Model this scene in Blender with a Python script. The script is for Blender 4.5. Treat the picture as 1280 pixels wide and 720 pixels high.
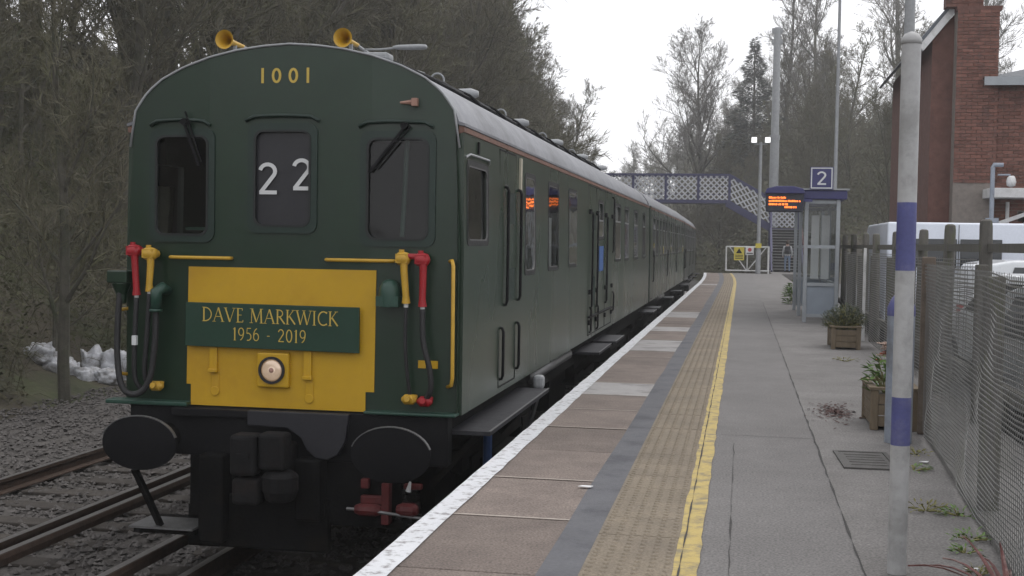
import bpy, bmesh, math, random
from mathutils import Vector, Matrix, noise
R = math.radians
random.seed(7)
for o in list(bpy.data.objects):
    bpy.data.objects.remove(o)
scene = bpy.context.scene
col = scene.collection

# ------------------------------------------------------------------ camera
CAM_H = 1.42
YAW, PITCH, ROLL = R(10.4507), R(2.1153), R(0.95)
fh = Vector((-math.sin(YAW), math.cos(YAW), 0)); rt = Vector((math.cos(YAW), math.sin(YAW), 0)); up = Vector((0, 0, 1))
fw = fh * math.cos(PITCH) - up * math.sin(PITCH)
uu = up * math.cos(PITCH) + fh * math.sin(PITCH)
r2 = rt * math.cos(ROLL) + uu * math.sin(ROLL)
u2 = -rt * math.sin(ROLL) + uu * math.cos(ROLL)
cam_d = bpy.data.cameras.new('camera'); cam = bpy.data.objects.new('camera', cam_d); col.objects.link(cam)
m = Matrix((r2, u2, -fw)).transposed().to_4x4(); m.translation = Vector((0, 0, CAM_H))
cam.matrix_world = m
cam_d.sensor_width = 36; cam_d.lens = 36 * 1550 / 1280; cam_d.clip_end = 3000; cam_d.clip_start = 0.05
scene.camera = cam

# ------------------------------------------------------------------ sky, sun, exposure (flat overcast)
SUN_EL, SUN_ROT = 58, 40
w = bpy.data.worlds.new('World'); scene.world = w; w.use_nodes = True
nt = w.node_tree; nt.nodes.clear()
sky = nt.nodes.new('ShaderNodeTexSky'); sky.sky_type = 'NISHITA'; sky.sun_disc = False
sky.sun_elevation = R(SUN_EL); sky.sun_rotation = R(SUN_ROT); sky.air_density = 1.0; sky.dust_density = 4.0
tc = nt.nodes.new('ShaderNodeTexCoord'); ns = nt.nodes.new('ShaderNodeTexNoise'); ns.inputs['Scale'].default_value = 1.6; ns.inputs['Detail'].default_value = 4
rmp = nt.nodes.new('ShaderNodeMapRange'); rmp.inputs['To Min'].default_value = 11.2; rmp.inputs['To Max'].default_value = 12.8
cc = nt.nodes.new('ShaderNodeCombineColor')
ml = nt.nodes.new('ShaderNodeMath'); ml.operation = 'MULTIPLY'; ml.inputs[1].default_value = 1.03
mixn = nt.nodes.new('ShaderNodeMix'); mixn.data_type = 'RGBA'; mixn.inputs[0].default_value = 0.92
bg = nt.nodes.new('ShaderNodeBackground'); bg.inputs['Strength'].default_value = 0.108
wo = nt.nodes.new('ShaderNodeOutputWorld')
L = nt.links.new
L(tc.outputs['Generated'], ns.inputs['Vector']); L(ns.outputs[0], rmp.inputs['Value'])
L(rmp.outputs[0], cc.inputs[0]); L(rmp.outputs[0], cc.inputs[1]); L(rmp.outputs[0], ml.inputs[0]); L(ml.outputs[0], cc.inputs[2])
L(sky.outputs[0], mixn.inputs[6]); L(cc.outputs[0], mixn.inputs[7]); L(mixn.outputs[2], bg.inputs['Color']); L(bg.outputs[0], wo.inputs['Surface'])
sd = bpy.data.lights.new('sun', 'SUN'); sd.energy = 0.8; sd.angle = R(40); sd.color = (1, .97, .93)
so = bpy.data.objects.new('sun', sd); col.objects.link(so)
so.rotation_euler = (R(-(90 - SUN_EL)), 0, R(-SUN_ROT))
scene.view_settings.view_transform = 'Standard'; scene.view_settings.look = 'None'
scene.view_settings.exposure = 0.12; scene.view_settings.gamma = 1

# ------------------------------------------------------------------ materials
MATS = {}
def mat(name, base, rough=.8, var=.18, scale=6., bump=.15, bscale=60., metal=0., spec=.4, rnd=0., dirt=None, dscale=2.5, dlo=.5, dhi=.65, coat=0., emit=None, stretch=None, obj=False, speck=None):
    """procedural Principled: base colour * two noises, optional dirt colour patches, bump"""
    mt = bpy.data.materials.new(name); mt.use_nodes = True
    t = mt.node_tree; N = t.nodes; b = N['Principled BSDF']; K = t.links.new
    b.inputs['Roughness'].default_value = rough; b.inputs['Metallic'].default_value = metal
    b.inputs['Specular IOR Level'].default_value = spec; b.inputs['Coat Weight'].default_value = coat
    if obj:
        g = N.new('ShaderNodeTexCoord'); pos = g.outputs['Object']
    else:
        g = N.new('ShaderNodeNewGeometry'); pos = g.outputs['Position']
    if stretch:
        mp = N.new('ShaderNodeMapping'); mp.inputs['Scale'].default_value = stretch; K(pos, mp.inputs['Vector']); pos = mp.outputs[0]
    def nz(s, d=5., ro=.6):
        n = N.new('ShaderNodeTexNoise'); n.inputs['Scale'].default_value = s; n.inputs['Detail'].default_value = d; n.inputs['Roughness'].default_value = ro
        K(pos, n.inputs['Vector']); return n.outputs[0]
    def mr(sock, a, c, lo=0., hi=1.):
        n = N.new('ShaderNodeMapRange'); n.inputs['From Min'].default_value = lo; n.inputs['From Max'].default_value = hi
        n.inputs['To Min'].default_value = a; n.inputs['To Max'].default_value = c; K(sock, n.inputs['Value']); return n.outputs[0]
    def mul(a, c):
        n = N.new('ShaderNodeMath'); n.operation = 'MULTIPLY'; K(a, n.inputs[0]); K(c, n.inputs[1]); return n.outputs[0]
    f = mul(mr(nz(scale), 1 - var, 1 + var, .25, .75), mr(nz(scale * 9, 3), 1 - var * .7, 1 + var * .7, .25, .75))
    if speck: f = mul(f, mr(nz(speck[0], 2, .5), 1-speck[1], 1+speck[1], .3, .7))
    if rnd:
        oi = N.new('ShaderNodeObjectInfo'); f = mul(f, mr(oi.outputs['Random'], 1 - rnd, 1 + rnd))
    colr = N.new('ShaderNodeMix'); colr.data_type = 'RGBA'; colr.blend_type = 'MIX'; colr.inputs[0].default_value = 0
    colr.inputs[6].default_value = (*base, 1); colr.inputs[7].default_value = (*(dirt or base), 1)
    if dirt:
        K(mr(nz(dscale, 6, .65), 0, 1, dlo, dhi), colr.inputs[0])
    vm = N.new('ShaderNodeVectorMath'); vm.operation = 'SCALE'; K(colr.outputs[2], vm.inputs[0]); K(f, vm.inputs['Scale'])
    K(vm.outputs[0], b.inputs['Base Color'])
    K(mr(nz(scale * 3, 3), max(0, rough - .1), min(1, rough + .1)), b.inputs['Roughness'])
    if bump:
        bn = N.new('ShaderNodeBump'); bn.inputs['Strength'].default_value = bump; bn.inputs['Distance'].default_value = .01
        K(nz(bscale, 4), bn.inputs['Height']); K(bn.outputs[0], b.inputs['Normal'])
    if emit:
        b.inputs['Emission Color'].default_value = (*emit[:3], 1); b.inputs['Emission Strength'].default_value = emit[3]
    MATS[name] = mt
    return mt

def glass_mat(name, tint=(.5, .55, .55), ior=1.75):
    mt = bpy.data.materials.new(name); mt.use_nodes = True
    t = mt.node_tree; N = t.nodes; N.clear(); K = t.links.new
    o = N.new('ShaderNodeOutputMaterial'); mx = N.new('ShaderNodeMixShader'); tr = N.new('ShaderNodeBsdfTransparent'); gl = N.new('ShaderNodeBsdfGlossy')
    tr.inputs[0].default_value = (*tint, 1); gl.inputs['Roughness'].default_value = .04
    lw = N.new('ShaderNodeFresnel'); lw.inputs['IOR'].default_value = ior
    g = N.new('ShaderNodeNewGeometry'); n = N.new('ShaderNodeTexNoise'); n.inputs['Scale'].default_value = 3; K(g.outputs['Position'], n.inputs['Vector'])
    bp = N.new('ShaderNodeBump'); bp.inputs['Strength'].default_value = .06; bp.inputs['Distance'].default_value = .05; K(n.outputs[0], bp.inputs['Height']); K(bp.outputs[0], gl.inputs['Normal'])
    K(lw.outputs[0], mx.inputs[0]); K(tr.outputs[0], mx.inputs[1]); K(gl.outputs[0], mx.inputs[2]); K(mx.outputs[0], o.inputs[0])
    MATS[name] = mt
    return mt

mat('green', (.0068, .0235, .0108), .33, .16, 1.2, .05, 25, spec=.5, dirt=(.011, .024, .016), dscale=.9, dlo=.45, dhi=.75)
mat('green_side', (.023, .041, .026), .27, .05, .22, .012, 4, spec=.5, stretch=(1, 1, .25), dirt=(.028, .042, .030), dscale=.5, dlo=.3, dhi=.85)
mat('green_dark', (.010, .016, .012), .4, .1, .5, .02, 5)  # darker green for the third coach
mat('green_lip', (.02, .055, .04), .4, .15, 3)
mat('yellow', (.48, .285, .012), .45, .05, 1.5, .03, 25, dirt=(.43, .245, .012), dscale=1.6)
mat('yellow_rail', (.47, .28, .03), .45, .12, 12, .05)
mat('gold', (.50, .36, .07), .5, .1, 20, .0)
mat('letter_white', (.55, .56, .56), .5, .06, 20, 0)
mat('roof', (.190, .195, .212), .55, .22, 1.4, .1, 25, dirt=(.135, .138, .148), dscale=1.1, dlo=.4, dhi=.7)
mat('brown_gutter', (.16, .085, .062), .6, .2, 6)
mat('black_paint', (.005, .005, .006), .65, .25, 3, .2, 30, spec=.2)
mat('black_grime', (.005, .005, .005), .9, .3, 4, .4, 40, spec=.12, dirt=(.009, .0075, .006), dscale=3)
mat('buffer_black', (.005, .005, .006), .8, .2, 5, .1, 30, spec=.15)
mat('steel_worn', (.16, .16, .16), .45, .2, 8, .1, metal=.6)
mat('coupler', (.008, .0078, .0083), .85, .3, 9, .3, 30, spec=.2, dirt=(.012, .009, .008), dscale=5)
mat('dark_plate', (.015, .015, .019), .55, .15, 5, .1)
mat('red_paint', (.30, .012, .018), .45, .15, 10, .05)
mat('red_dirty', (.085, .010, .010), .6, .3, 8, .2)
mat('rubber', (.018, .018, .019), .6, .15, 10, .05)
mat('window_rubber', (.012, .014, .014), .5, .1, 10, 0)
mat('frame_green', (.012, .026, .020), .4, .15, 6, 0)
mat('alu', (.36, .37, .38), .35, .1, 10, 0, metal=.7)
mat('headcode', (.022, .022, .026), .35, .1, 5, 0)
mat('interior', (.022, .021, .019), .8, .2, 3, 0)
mat('seat', (.03, .045, .075), .9, .25, 10, .1)
mat('reflection_panel', (.70, .70, .70), .8, .1, 6, 0)  # pale tone of the added panels that stand in for window reflections
mat('cream', (.42, .39, .31), .7, .1, 5, 0)
mat('lens', (.55, .46, .38), .15, .15, 30, 0, metal=.3, emit=(1, .62, .32, .16))
mat('copper', (.30, .17, .13), .5, .15, 20, .05)
mat('blue_pole', (.075, .08, .21), .5, .12, 8, .1, 40, dirt=(.12, .12, .22), dscale=6)
mat('pole_grey', (.36, .36, .36), .5, .10, 4, .1, 60, dirt=(.27, .27, .265), dscale=5)
mat('pole_base', (.25, .28, .33), .5, .12, 6, .1, dirt=(.18, .19, .21))
mat('galv', (.27, .28, .29), .5, .15, 5, .1, 30)
mat('slab', (.178, .146, .127), .9, .12, 6, .4, 60, speck=(85, .36), rnd=.12, dirt=(.128, .104, .092), dscale=2.5, dlo=.40, dhi=.72)
mat('slab_grey', (.31, .30, .295), .9, .12, 6, .3, 90, rnd=.06, dirt=(.19, .18, .178), dscale=3)
mat('joint', (.36, .32, .28), .95, .2, 10, .3)
mat('joint_dark', (.075, .065, .06), .95, .2, 10, .3)
mat('tarmac_strip', (.118, .119, .128), .95, .16, 6, .5, 120, dirt=(.075, .076, .085), dscale=3)
mat('tactile', (.200, .167, .124), .9, .10, 5, .2, 110, rnd=.06, speck=(90, .2), dirt=(.160, .133, .102), dscale=1.6, dlo=.4, dhi=.7)
mat('asphalt', (.165, .158, .154), .95, .08, 5, speck=(75, .34), bump=.5, bscale=80, dirt=(.128, .122, .119), dscale=.8, dlo=.35, dhi=.75)
mat('asphalt_b', (.182, .174, .168), .95, .10, 5, speck=(75, .34), bump=.5, bscale=80, dirt=(.128, .121, .116), dscale=1.0, dlo=.38, dhi=.72)
mat('crack', (.05, .048, .046), 1, .3, 10, .3)
mat('brickwall', (.10, .06, .045), .95, .3, 10, .4)
mat('rail_top', (.20, .19, .185), .35, .2, 5, .05, metal=.6)
mat('rail_rust', (.055, .034, .024), .9, .3, 12, .4)
mat('sleeper', (.048, .041, .035), .95, .3, 9, .6, 40, rnd=.2)
mat('ballast', (.078, .071, .066), 1, .4, 8, .9, 45, dirt=(.05, .044, .039), dscale=1.2)
mat('stone', (.10, .092, .087), .95, .35, 9, .3, 60)
mat('earth', (.062, .053, .038), 1, .4, .9, .9, 14, dirt=(.050, .058, .026), dscale=.35)
mat('car_park', (.10, .10, .103), .95, .2, 10, .5, 100)
mat('bark', (.085, .079, .062), 1, .3, 6, .6, 30, rnd=.22, dirt=(.055, .062, .036), dscale=1.2)
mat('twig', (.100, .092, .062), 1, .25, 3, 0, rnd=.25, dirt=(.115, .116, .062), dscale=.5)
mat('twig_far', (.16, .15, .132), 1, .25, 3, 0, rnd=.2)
mat('bramble', (.095, .088, .056), 1, .35, 2, 0, dirt=(.055, .066, .026), dscale=.5, dlo=.45, dhi=.65)
mat('ivy', (.030, .042, .024), .7, .35, 3, 0, rnd=.15)
mat('conifer', (.050, .060, .048), .8, .3, 2, 0)
mat('leaf', (.12, .20, .055), .65, .3, 20, 0)
mat('leaf_dry', (.19, .18, .07), .8, .3, 20, 0)
mat('leaf_grey', (.085, .10, .065), .8, .3, 20, 0)
mat('leaf_red', (.14, .055, .05), .5, .3, 14, 0, dirt=(.30, .22, .20), dscale=9)
mat('flower', (.55, .42, .36), .7, .3, 30, 0)
mat('flower_red', (.35, .08, .04), .7, .3, 30, 0)
mat('timber', (.16, .125, .085), .9, .25, 6, .4, 60, stretch=(6, 6, 1))
mat('timber_post', (.108, .102, .092), .95, .3, 6, .5, 50, stretch=(5, 5, 1), rnd=.12, dirt=(.08, .085, .05), dscale=3)
mat('fence_brown', (.125, .10, .08), .9, .25, 8, .3)
mat('fence_wire', (.155, .155, .15), .7, .2, 6, 0, dirt=(.13, .13, .115), dscale=3)
mat('iron_cover', (.07, .066, .062), .7, .25, 12, .4, 70)
mat('dead_leaf', (.06, .03, .026), .9, .3, 20, .2)
mat('white_litter', (.7, .7, .7), .6, .05, 10, 0)
mat('rubble_sack', (.50, .51, .54), .6, .15, 6, .7, 22, dirt=(.24, .235, .23), dscale=5, dlo=.48, dhi=.62)
mat('blue_steel', (.038, .038, .105), .5, .15, 5, .1)
mat('lattice_white', (.52, .53, .56), .6, .12, 6, .05, dirt=(.38, .38, .39), dscale=3)
mat('white_paint', (.62, .62, .62), .5, .1, 6, .05, dirt=(.5, .5, .48), dscale=4)
mat('sign_yellow', (.60, .50, .06), .5, .05, 5, 0)
mat('sign_white', (.72, .72, .72), .5, .05, 5, 0)
mat('sign_blue', (.035, .035, .12), .4, .05, 5, 0)
mat('sign_red', (.5, .05, .05), .5, .05, 5, 0)
mat('display_case', (.02, .022, .035), .5, .1, 5, 0)
mat('led', (.3, .08, .01), .5, 0, 5, 0, emit=(1, .20, .03, 2.2))
mat('shelter_grey', (.30, .32, .34), .5, .1, 5, .05)
mat('shelter_panel', (.24, .275, .32), .5, .08, 4, .05)
mat('brick', (.155, .072, .055), .95, .25, 7, .35, 60, rnd=.25, dirt=(.11, .055, .045), dscale=5)
mat('brick_wall', (.125, .062, .05), .95, .25, 7, .4, 60)
mat('mortar', (.20, .175, .155), .95, .2, 9, .3)
mat('slate', (.10, .11, .125), .7, .2, 5, .2, rnd=.15)
mat('van_white', (.62, .66, .74), .35, .05, 3, 0, coat=.4)
mat('car_white', (.60, .62, .64), .3, .05, 3, 0, coat=.5)
mat('car_silver', (.38, .40, .42), .35, .05, 3, 0, metal=.4, coat=.5)
mat('car_glass', (.02, .024, .028), .08, .1, 3, 0, spec=.6)
mat('tyre', (.018, .018, .018), .85, .2, 10, .2)
mat('lamp_red', (.35, .02, .02), .3, .1, 10, 0)
mat('lamp_glass', (.85, .85, .85), .3, .03, 10, 0, emit=(1, .98, .94, 1.2))
mat('skin', (.42, .26, .2), .6, .05, 20, 0)
mat('hair', (.05, .035, .025), .8, .2, 20, 0)
mat('jeans', (.17, .23, .34), .9, .15, 20, .1)
mat('shirt', (.45, .46, .48), .9, .1, 20, .1)
mat('backpack', (.03, .03, .035), .8, .2, 20, .1)
mat('grate', (.24, .24, .235), .7, .2, 8, .1)
mat('blue_notice', (.04, .10, .28), .5, .1, 8, 0)
glass_mat('glass', (.8, .83, .82)); glass_mat('glass_cab', (.6, .63, .62), 1.45); glass_mat('glass_shelter', (.75, .78, .78), 1.5)

def painted(name, base, worn, scale=9., lo=.50, hi=.56, extra=None):
    """worn line paint: chips and hairline cracks showing the ground below"""
    mt = mat(name, base, .75, .07, 5, .35, 70, dirt=worn, dscale=scale, dlo=lo, dhi=hi)
    return mt
painted('white_line', (.58, .59, .61), (.22, .21, .21), 16, .52, .66)
painted('yellow_line', (.44, .335, .115), (.22, .185, .11), 9, .46, .64)

# ------------------------------------------------------------------ mesh helpers
class MB:
    def __init__(s): s.v = []; s.f = []
    def add(s, v, f):
        n = len(s.v); s.v += [tuple(p) for p in v]; s.f += [tuple(i + n for i in q) for q in f]; return s
    def box(s, a, b):
        x0, y0, z0 = a; x1, y1, z1 = b
        return s.add([(x0,y0,z0),(x1,y0,z0),(x1,y1,z0),(x0,y1,z0),(x0,y0,z1),(x1,y0,z1),(x1,y1,z1),(x0,y1,z1)],
                     [(0,3,2,1),(4,5,6,7),(0,1,5,4),(1,2,6,5),(2,3,7,6),(3,0,4,7)])
    def tube(s, pts, r, n=8, caps=True):
        pts = [Vector(p) for p in pts]; k = len(pts); rs = r if isinstance(r, (list, tuple)) else [r] * k
        base = len(s.v); prev = None
        for i, p in enumerate(pts):
            d = (pts[min(i+1, k-1)] - pts[max(i-1, 0)])
            d = d.normalized() if d.length > 1e-9 else Vector((0, 0, 1))
            if prev is None:
                a = Vector((0, 0, 1)) if abs(d.z) < .9 else Vector((1, 0, 0)); e = d.cross(a).normalized()
            else:
                e = (prev - d * prev.dot(d)); e = e.normalized() if e.length > 1e-6 else d.orthogonal().normalized()
            prev = e; g = d.cross(e)
            for j in range(n):
                t = 2 * math.pi * j / n; s.v.append(tuple(p + (e * math.cos(t) + g * math.sin(t)) * rs[i]))
        for i in range(k - 1):
            for j in range(n):
                a = base + i*n + j; b = base + i*n + (j+1) % n; s.f.append((a, b, b + n, a + n))
        if caps:
            s.f.append(tuple(base + j for j in range(n))[::-1]); s.f.append(tuple(base + (k-1)*n + j for j in range(n)))
        return s
    def bar(s, a, b, wx, wz, ref=(0, 0, 1)):
        a = Vector(a); b = Vector(b); d = (b - a).normalized(); rf = Vector(ref)
        if abs(d.dot(rf)) > .95: rf = Vector((0, 1, 0)) if abs(d.y) < .9 else Vector((1, 0, 0))
        e = d.cross(rf).normalized() * wx / 2; g = e.cross(d).normalized() * wz / 2
        v = [a-e-g, a+e-g, a+e+g, a-e+g, b-e-g, b+e-g, b+e+g, b-e+g]
        return s.add(v, [(0,1,2,3),(4,7,6,5),(0,4,5,1),(1,5,6,2),(2,6,7,3),(3,7,4,0)])
    def lathe(s, prof, n, o=(0, 0, 0), axis='z', sx=1., sy=1.):
        """prof: list of (r, h); axis direction of h"""
        o = Vector(o); base = len(s.v)
        for r, h in prof:
            for j in range(n):
                t = 2*math.pi*j/n; a, b = r*math.cos(t)*sx, r*math.sin(t)*sy
                p = {'z': (a, b, h), 'y': (a, h, b), 'x': (h, a, b)}[axis]
                s.v.append(tuple(o + Vector(p)))
        for i in range(len(prof)-1):
            for j in range(n):
                a = base+i*n+j; b = base+i*n+(j+1) % n; s.f.append((a, b, b+n, a+n))
        s.f.append(tuple(base + j for j in range(n))); s.f.append(tuple(base+(len(prof)-1)*n+j for j in range(n)))
        return s
    def prism(s, poly, fn, a, b):
        """poly 2-D outline; fn(p, t) maps to 3-D; extruded from t=a to t=b"""
        n = len(poly); base = len(s.v)
        s.v += [tuple(fn(p, a)) for p in poly] + [tuple(fn(p, b)) for p in poly]
        s.f.append(tuple(base + i for i in range(n))); s.f.append(tuple(base + n + i for i in range(n))[::-1])
        for i in range(n):
            j = (i+1) % n; s.f.append((base+i, base+n+i, base+n+j, base+j))
        return s
    def mesh(s, name, m, smooth=False):
        me = bpy.data.meshes.new(name); me.from_pydata(s.v, [], s.f)
        bm = bmesh.new(); bm.from_mesh(me); bmesh.ops.recalc_face_normals(bm, faces=bm.faces); bm.to_mesh(me); bm.free()
        me.materials.append(MATS[m])
        if smooth:
            me.shade_smooth()
        return me
    def raw(s, name, m):
        me = bpy.data.meshes.new(name); me.from_pydata(s.v, [], s.f); me.materials.append(MATS[m]); return me
    def build(s, name, m, parent=None, loc=(0, 0, 0), smooth=False, bevel=0., autos=None, raw=False, seg=2):
        me = s.raw(name, m) if raw else s.mesh(name, m, smooth)
        o = bpy.data.objects.new(name, me); col.objects.link(o); o.parent = parent; o.location = loc
        if bevel:
            b = o.modifiers.new('b', 'BEVEL'); b.width = bevel; b.segments = seg; b.limit_method = 'ANGLE'; b.angle_limit = R(40)
        if autos is not None:
            try:
                me.shade_smooth(); me.set_sharp_from_angle(angle=R(autos))
            except Exception: pass
        return o

def tag(o, label=None, cat=None, group=None, kind=None):
    if label: o['label'] = label
    if cat: o['category'] = cat
    if group: o['group'] = group
    if kind: o['kind'] = kind
    return o
def empty(name, loc=(0, 0, 0), rz=0., label=None, cat=None, group=None):
    o = bpy.data.objects.new(name, None); col.objects.link(o); o.location = loc; o.rotation_euler = (0, 0, rz); o.empty_display_size = .2
    return tag(o, label, cat, group)
def inst(src, parent=None, loc=None, rot=None, scale=None):
    c = src.copy(); col.objects.link(c); c.parent = parent
    if loc is not None: c.location = loc
    if rot is not None: c.rotation_euler = rot
    if scale is not None: c.scale = scale
    return c
def copy_tree(o, parent=None):
    c = o.copy(); col.objects.link(c); c.parent = parent
    for ch in list(o.children): copy_tree(ch, c)
    return c
def rrect(x0, z0, x1, z1, r, n=5):
    p = []
    for cx, cz, a0 in ((x1-r, z1-r, 0), (x0+r, z1-r, 90), (x0+r, z0+r, 180), (x1-r, z0+r, 270)):
        for i in range(n+1):
            a = R(a0 + 90*i/n); p.append((cx + r*math.cos(a), cz + r*math.sin(a)))
    return p
def ring(mb, inner, outer, fn, a, b):
    n = len(inner); base = len(mb.v)
    for t in (a, b):
        mb.v += [tuple(fn(p, t)) for p in inner] + [tuple(fn(p, t)) for p in outer]
    for i in range(n):
        j = (i+1) % n
        mb.f += [(base+i, base+j, base+n+j, base+n+i), (base+2*n+i, base+3*n+i, base+3*n+j, base+2*n+j),
                 (base+n+i, base+n+j, base+3*n+j, base+3*n+i), (base+i, base+2*n+i, base+2*n+j, base+j)]
    return mb
def sstep(a, b, x):
    t = max(0., min(1., (x-a)/(b-a))); return t*t*(3-2*t)

# ------------------------------------------------------------------ stroke lettering (flat painted / cut letters)
def arc(cx, cy, rx, ry, a0, a1, n=12):
    return [(cx + rx*math.cos(R(a0+(a1-a0)*i/n)), cy + ry*math.sin(R(a0+(a1-a0)*i/n))) for i in range(n+1)]
T, H_ = .045, .105   # thin and thick strokes
SERIF = {   # width, strokes [(points, width)], serif bars (x centre, y)
 'D': (.80, [([(.16, 0), (.16, 1)], H_), ([(.10, .98)] + arc(.25, .5, .48, .48, 90, -90) + [(.10, .02)], .07)], [(.16, 0), (.16, 1)]),
 'A': (.80, [([(.06, 0), (.40, 1)], T), ([(.40, 1.0), (.74, 0)], H_), ([(.19, .36), (.60, .36)], T)], [(.07, 0), (.73, 0)]),
 'V': (.80, [([(.06, 1), (.40, 0)], H_), ([(.40, 0), (.74, 1)], T)], [(.07, 1), (.73, 1)]),
 'E': (.56, [([(.14, 0), (.14, 1)], H_), ([(.1, .98), (.48, .98)], T), ([(.1, .52), (.42, .52)], T), ([(.1, .02), (.52, .02)], T), ([(.48, .98), (.47, .84)], T), ([(.52, .02), (.53, .17)], T)], [(.14, 0), (.14, 1)]),
 'M': (1.0, [([(.12, 0), (.16, 1)], T), ([(.17, 1), (.50, .06)], H_), ([(.50, .06), (.83, 1)], T), ([(.84, 1), (.88, 0)], H_)], [(.12, 0), (.88, 0), (.13, 1), (.87, 1)]),
 'R': (.68, [([(.14, 0), (.14, 1)], H_), ([(.10, .98)] + arc(.26, .74, .26, .24, 90, -90) + [(.14, .5)], .07), ([(.30, .5), (.68, .0)], H_)], [(.14, 0), (.14, 1)]),
 'K': (.72, [([(.14, 0), (.14, 1)], H_), ([(.18, .46), (.58, 1)], T), ([(.28, .56), (.70, 0)], H_)], [(.14, 0), (.14, 1), (.58, 1)]),
 'W': (1.12, [([(.05, 1), (.32, 0)], H_), ([(.32, 0), (.56, .95)], T), ([(.56, .95), (.81, 0)], H_), ([(.81, 0), (1.07, 1)], T)], [(.06, 1), (.56, 1), (1.06, 1)]),
 'I': (.30, [([(.15, 0), (.15, 1)], H_)], [(.15, 0), (.15, 1)]),
 'C': (.74, [(arc(.45, .5, .37, .48, 48, 312, 18), .085), ([(.69, .86), (.70, .98)], T), ([(.69, .14), (.71, .03)], T)], []),
 '1': (.36, [([(.19, 0), (.19, 1), ], H_), ([(.06, .86), (.19, .98)], T)], [(.19, 0)]),
 '9': (.52, [(arc(.26, .68, .20, .30, 0, 360, 16), .075), (arc(.10, .62, .36, .62, 5, -75, 10), .07)], []),
 '5': (.50, [([(.12, .98), (.44, .98)], .07), ([(.13, .98), (.10, .56)], T), ([(.10, .56)] + arc(.20, .31, .24, .29, 90, -110, 12), .08)], []),
 '6': (.52, [(arc(.26, .31, .20, .29, 0, 360, 16), .075), (arc(.42, .38, .36, .62, 175, 105, 10), .07)], []),
 '2': (.52, [(arc(.24, .72, .20, .26, 165, -25, 12) + [(.06, .04)], .08), ([(.05, .04), (.48, .04)], .08)], []),
 '0': (.56, [(arc(.28, .5, .21, .48, 0, 360, 20), .085)], []),
 '-': (.45, [([(.10, .42), (.32, .42)], .06)], []),
 ' ': (.34, [], []),
}
SANS = {
 '1': (.34, [([(.17, 0), (.17, 1)], .17)], [(.17, 1, .09)]),
 '0': (.66, [(arc(.33, .5, .23, .42, 0, 360, 20), .16)], []),
 '2': (.62, [(arc(.30, .72, .23, .22, 170, -32, 12) + [(.09, .06)], .12), ([(.05, .06), (.59, .06)], .12)], []),
}
def text(mb, s, font, h, fn, gap=.08, width=None, serif=.13, letters=None):
    """writes the string left to right from 0, fn(x, z, lift) -> 3-D; returns advance width"""
    tot = sum(font[c][0] + gap for c in s) - gap
    sx = h if width is None else width / tot
    x = 0; k = 0
    for c in s:
        wd, strokes, ser = font[c]
        if letters is not None: mb = MB()
        st = [(list(p), w_) for p, w_ in strokes] + [([(q[0]-serif, q[1]), (q[0]+serif, q[1])], .035) for q in ser if len(q) == 2]
        for pts, w_ in st:
            k += 1; lift = .0004 * (k % 7)
            P2 = [Vector((p[0], p[1])) for p in pts]; n = len(P2); base = len(mb.v)
            closed = (P2[0] - P2[-1]).length < 1e-4
            for i, p in enumerate(P2):
                if closed: d = P2[(i+1) % (n-1)] - P2[(i-1) % (n-1)] if i not in (0, n-1) else P2[1] - P2[-2]
                else: d = P2[min(i+1, n-1)] - P2[max(i-1, 0)]
                d.normalize(); nn = Vector((-d.y, d.x)) * w_/2
                for q in (p + nn, p - nn):
                    mb.v.append(tuple(fn((x + q.x)*sx, q.y*h, lift)))
            for i in range(n-1):
                mb.f.append((base+2*i, base+2*i+1, base+2*i+3, base+2*i+2))
        x += wd + gap
        if letters is not None and mb.f: mb.build('letter', letters[0], letters[1], letters[2], raw=True)
    return tot * sx

# ================================================================== SETTING
RAIL_Z = -1.08
def shift(y):   # the line curves gently left beyond y=45
    return -((y-45)**2) / 1250. if y > 45 else 0.
def terrain(x, y):
    xs = x - shift(y)
    z = -1.42
    if xs < -10.4:
        d = -10.4 - xs
        z = -1.42 + .25*sstep(0, 1, d) + max(0, d-1.2)*.62
        z = min(z, 9 + .05*d) + noise.noise(Vector((x*.35, y*.35, 1)))*.45*sstep(1, 4, d) + noise.noise(Vector((x*.9, y*.9, 5)))*.2*sstep(.8, 2, d)
    if xs > 1.75:
        z = max(z, -1.42 + 1.07*sstep(1.7, 2.1, xs))
    if y > 80 and xs > -1.2:
        z += (min(6.5, (y-80)*.2)) * sstep(-1.2, 6, xs)
    if y > 62 and xs > 2.8:
        z += min(4., (xs-2.8)*.5)*sstep(62, 75, y)
    return z
def axis(segs):
    out = []
    for a, b, st in segs:
        n = max(1, int(round((b-a)/st))); out += [a + (b-a)*i/n for i in range(n)]
    return out + [segs[-1][1]]
gx = axis([(-130, -80, 25), (-80, -30, 4), (-30, -8.5, .7), (-8.5, 3, .8), (3, 30, 2.5), (30, 90, 10), (90, 130, 20)])
gy = axis([(-60, 0, 6), (0, 40, 1.), (40, 130, 2.5), (130, 260, 10)])
g = MB(); nx = len(gx)
for y in gy:
    for x in gx: g.v.append((x, y, terrain(x, y)))
for j in range(len(gy)-1):
    for i in range(nx-1):
        a = j*nx+i; g.f.append((a, a+1, a+nx+1, a+nx))
tag(g.build('ground', 'earth', smooth=True), kind='structure')

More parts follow.
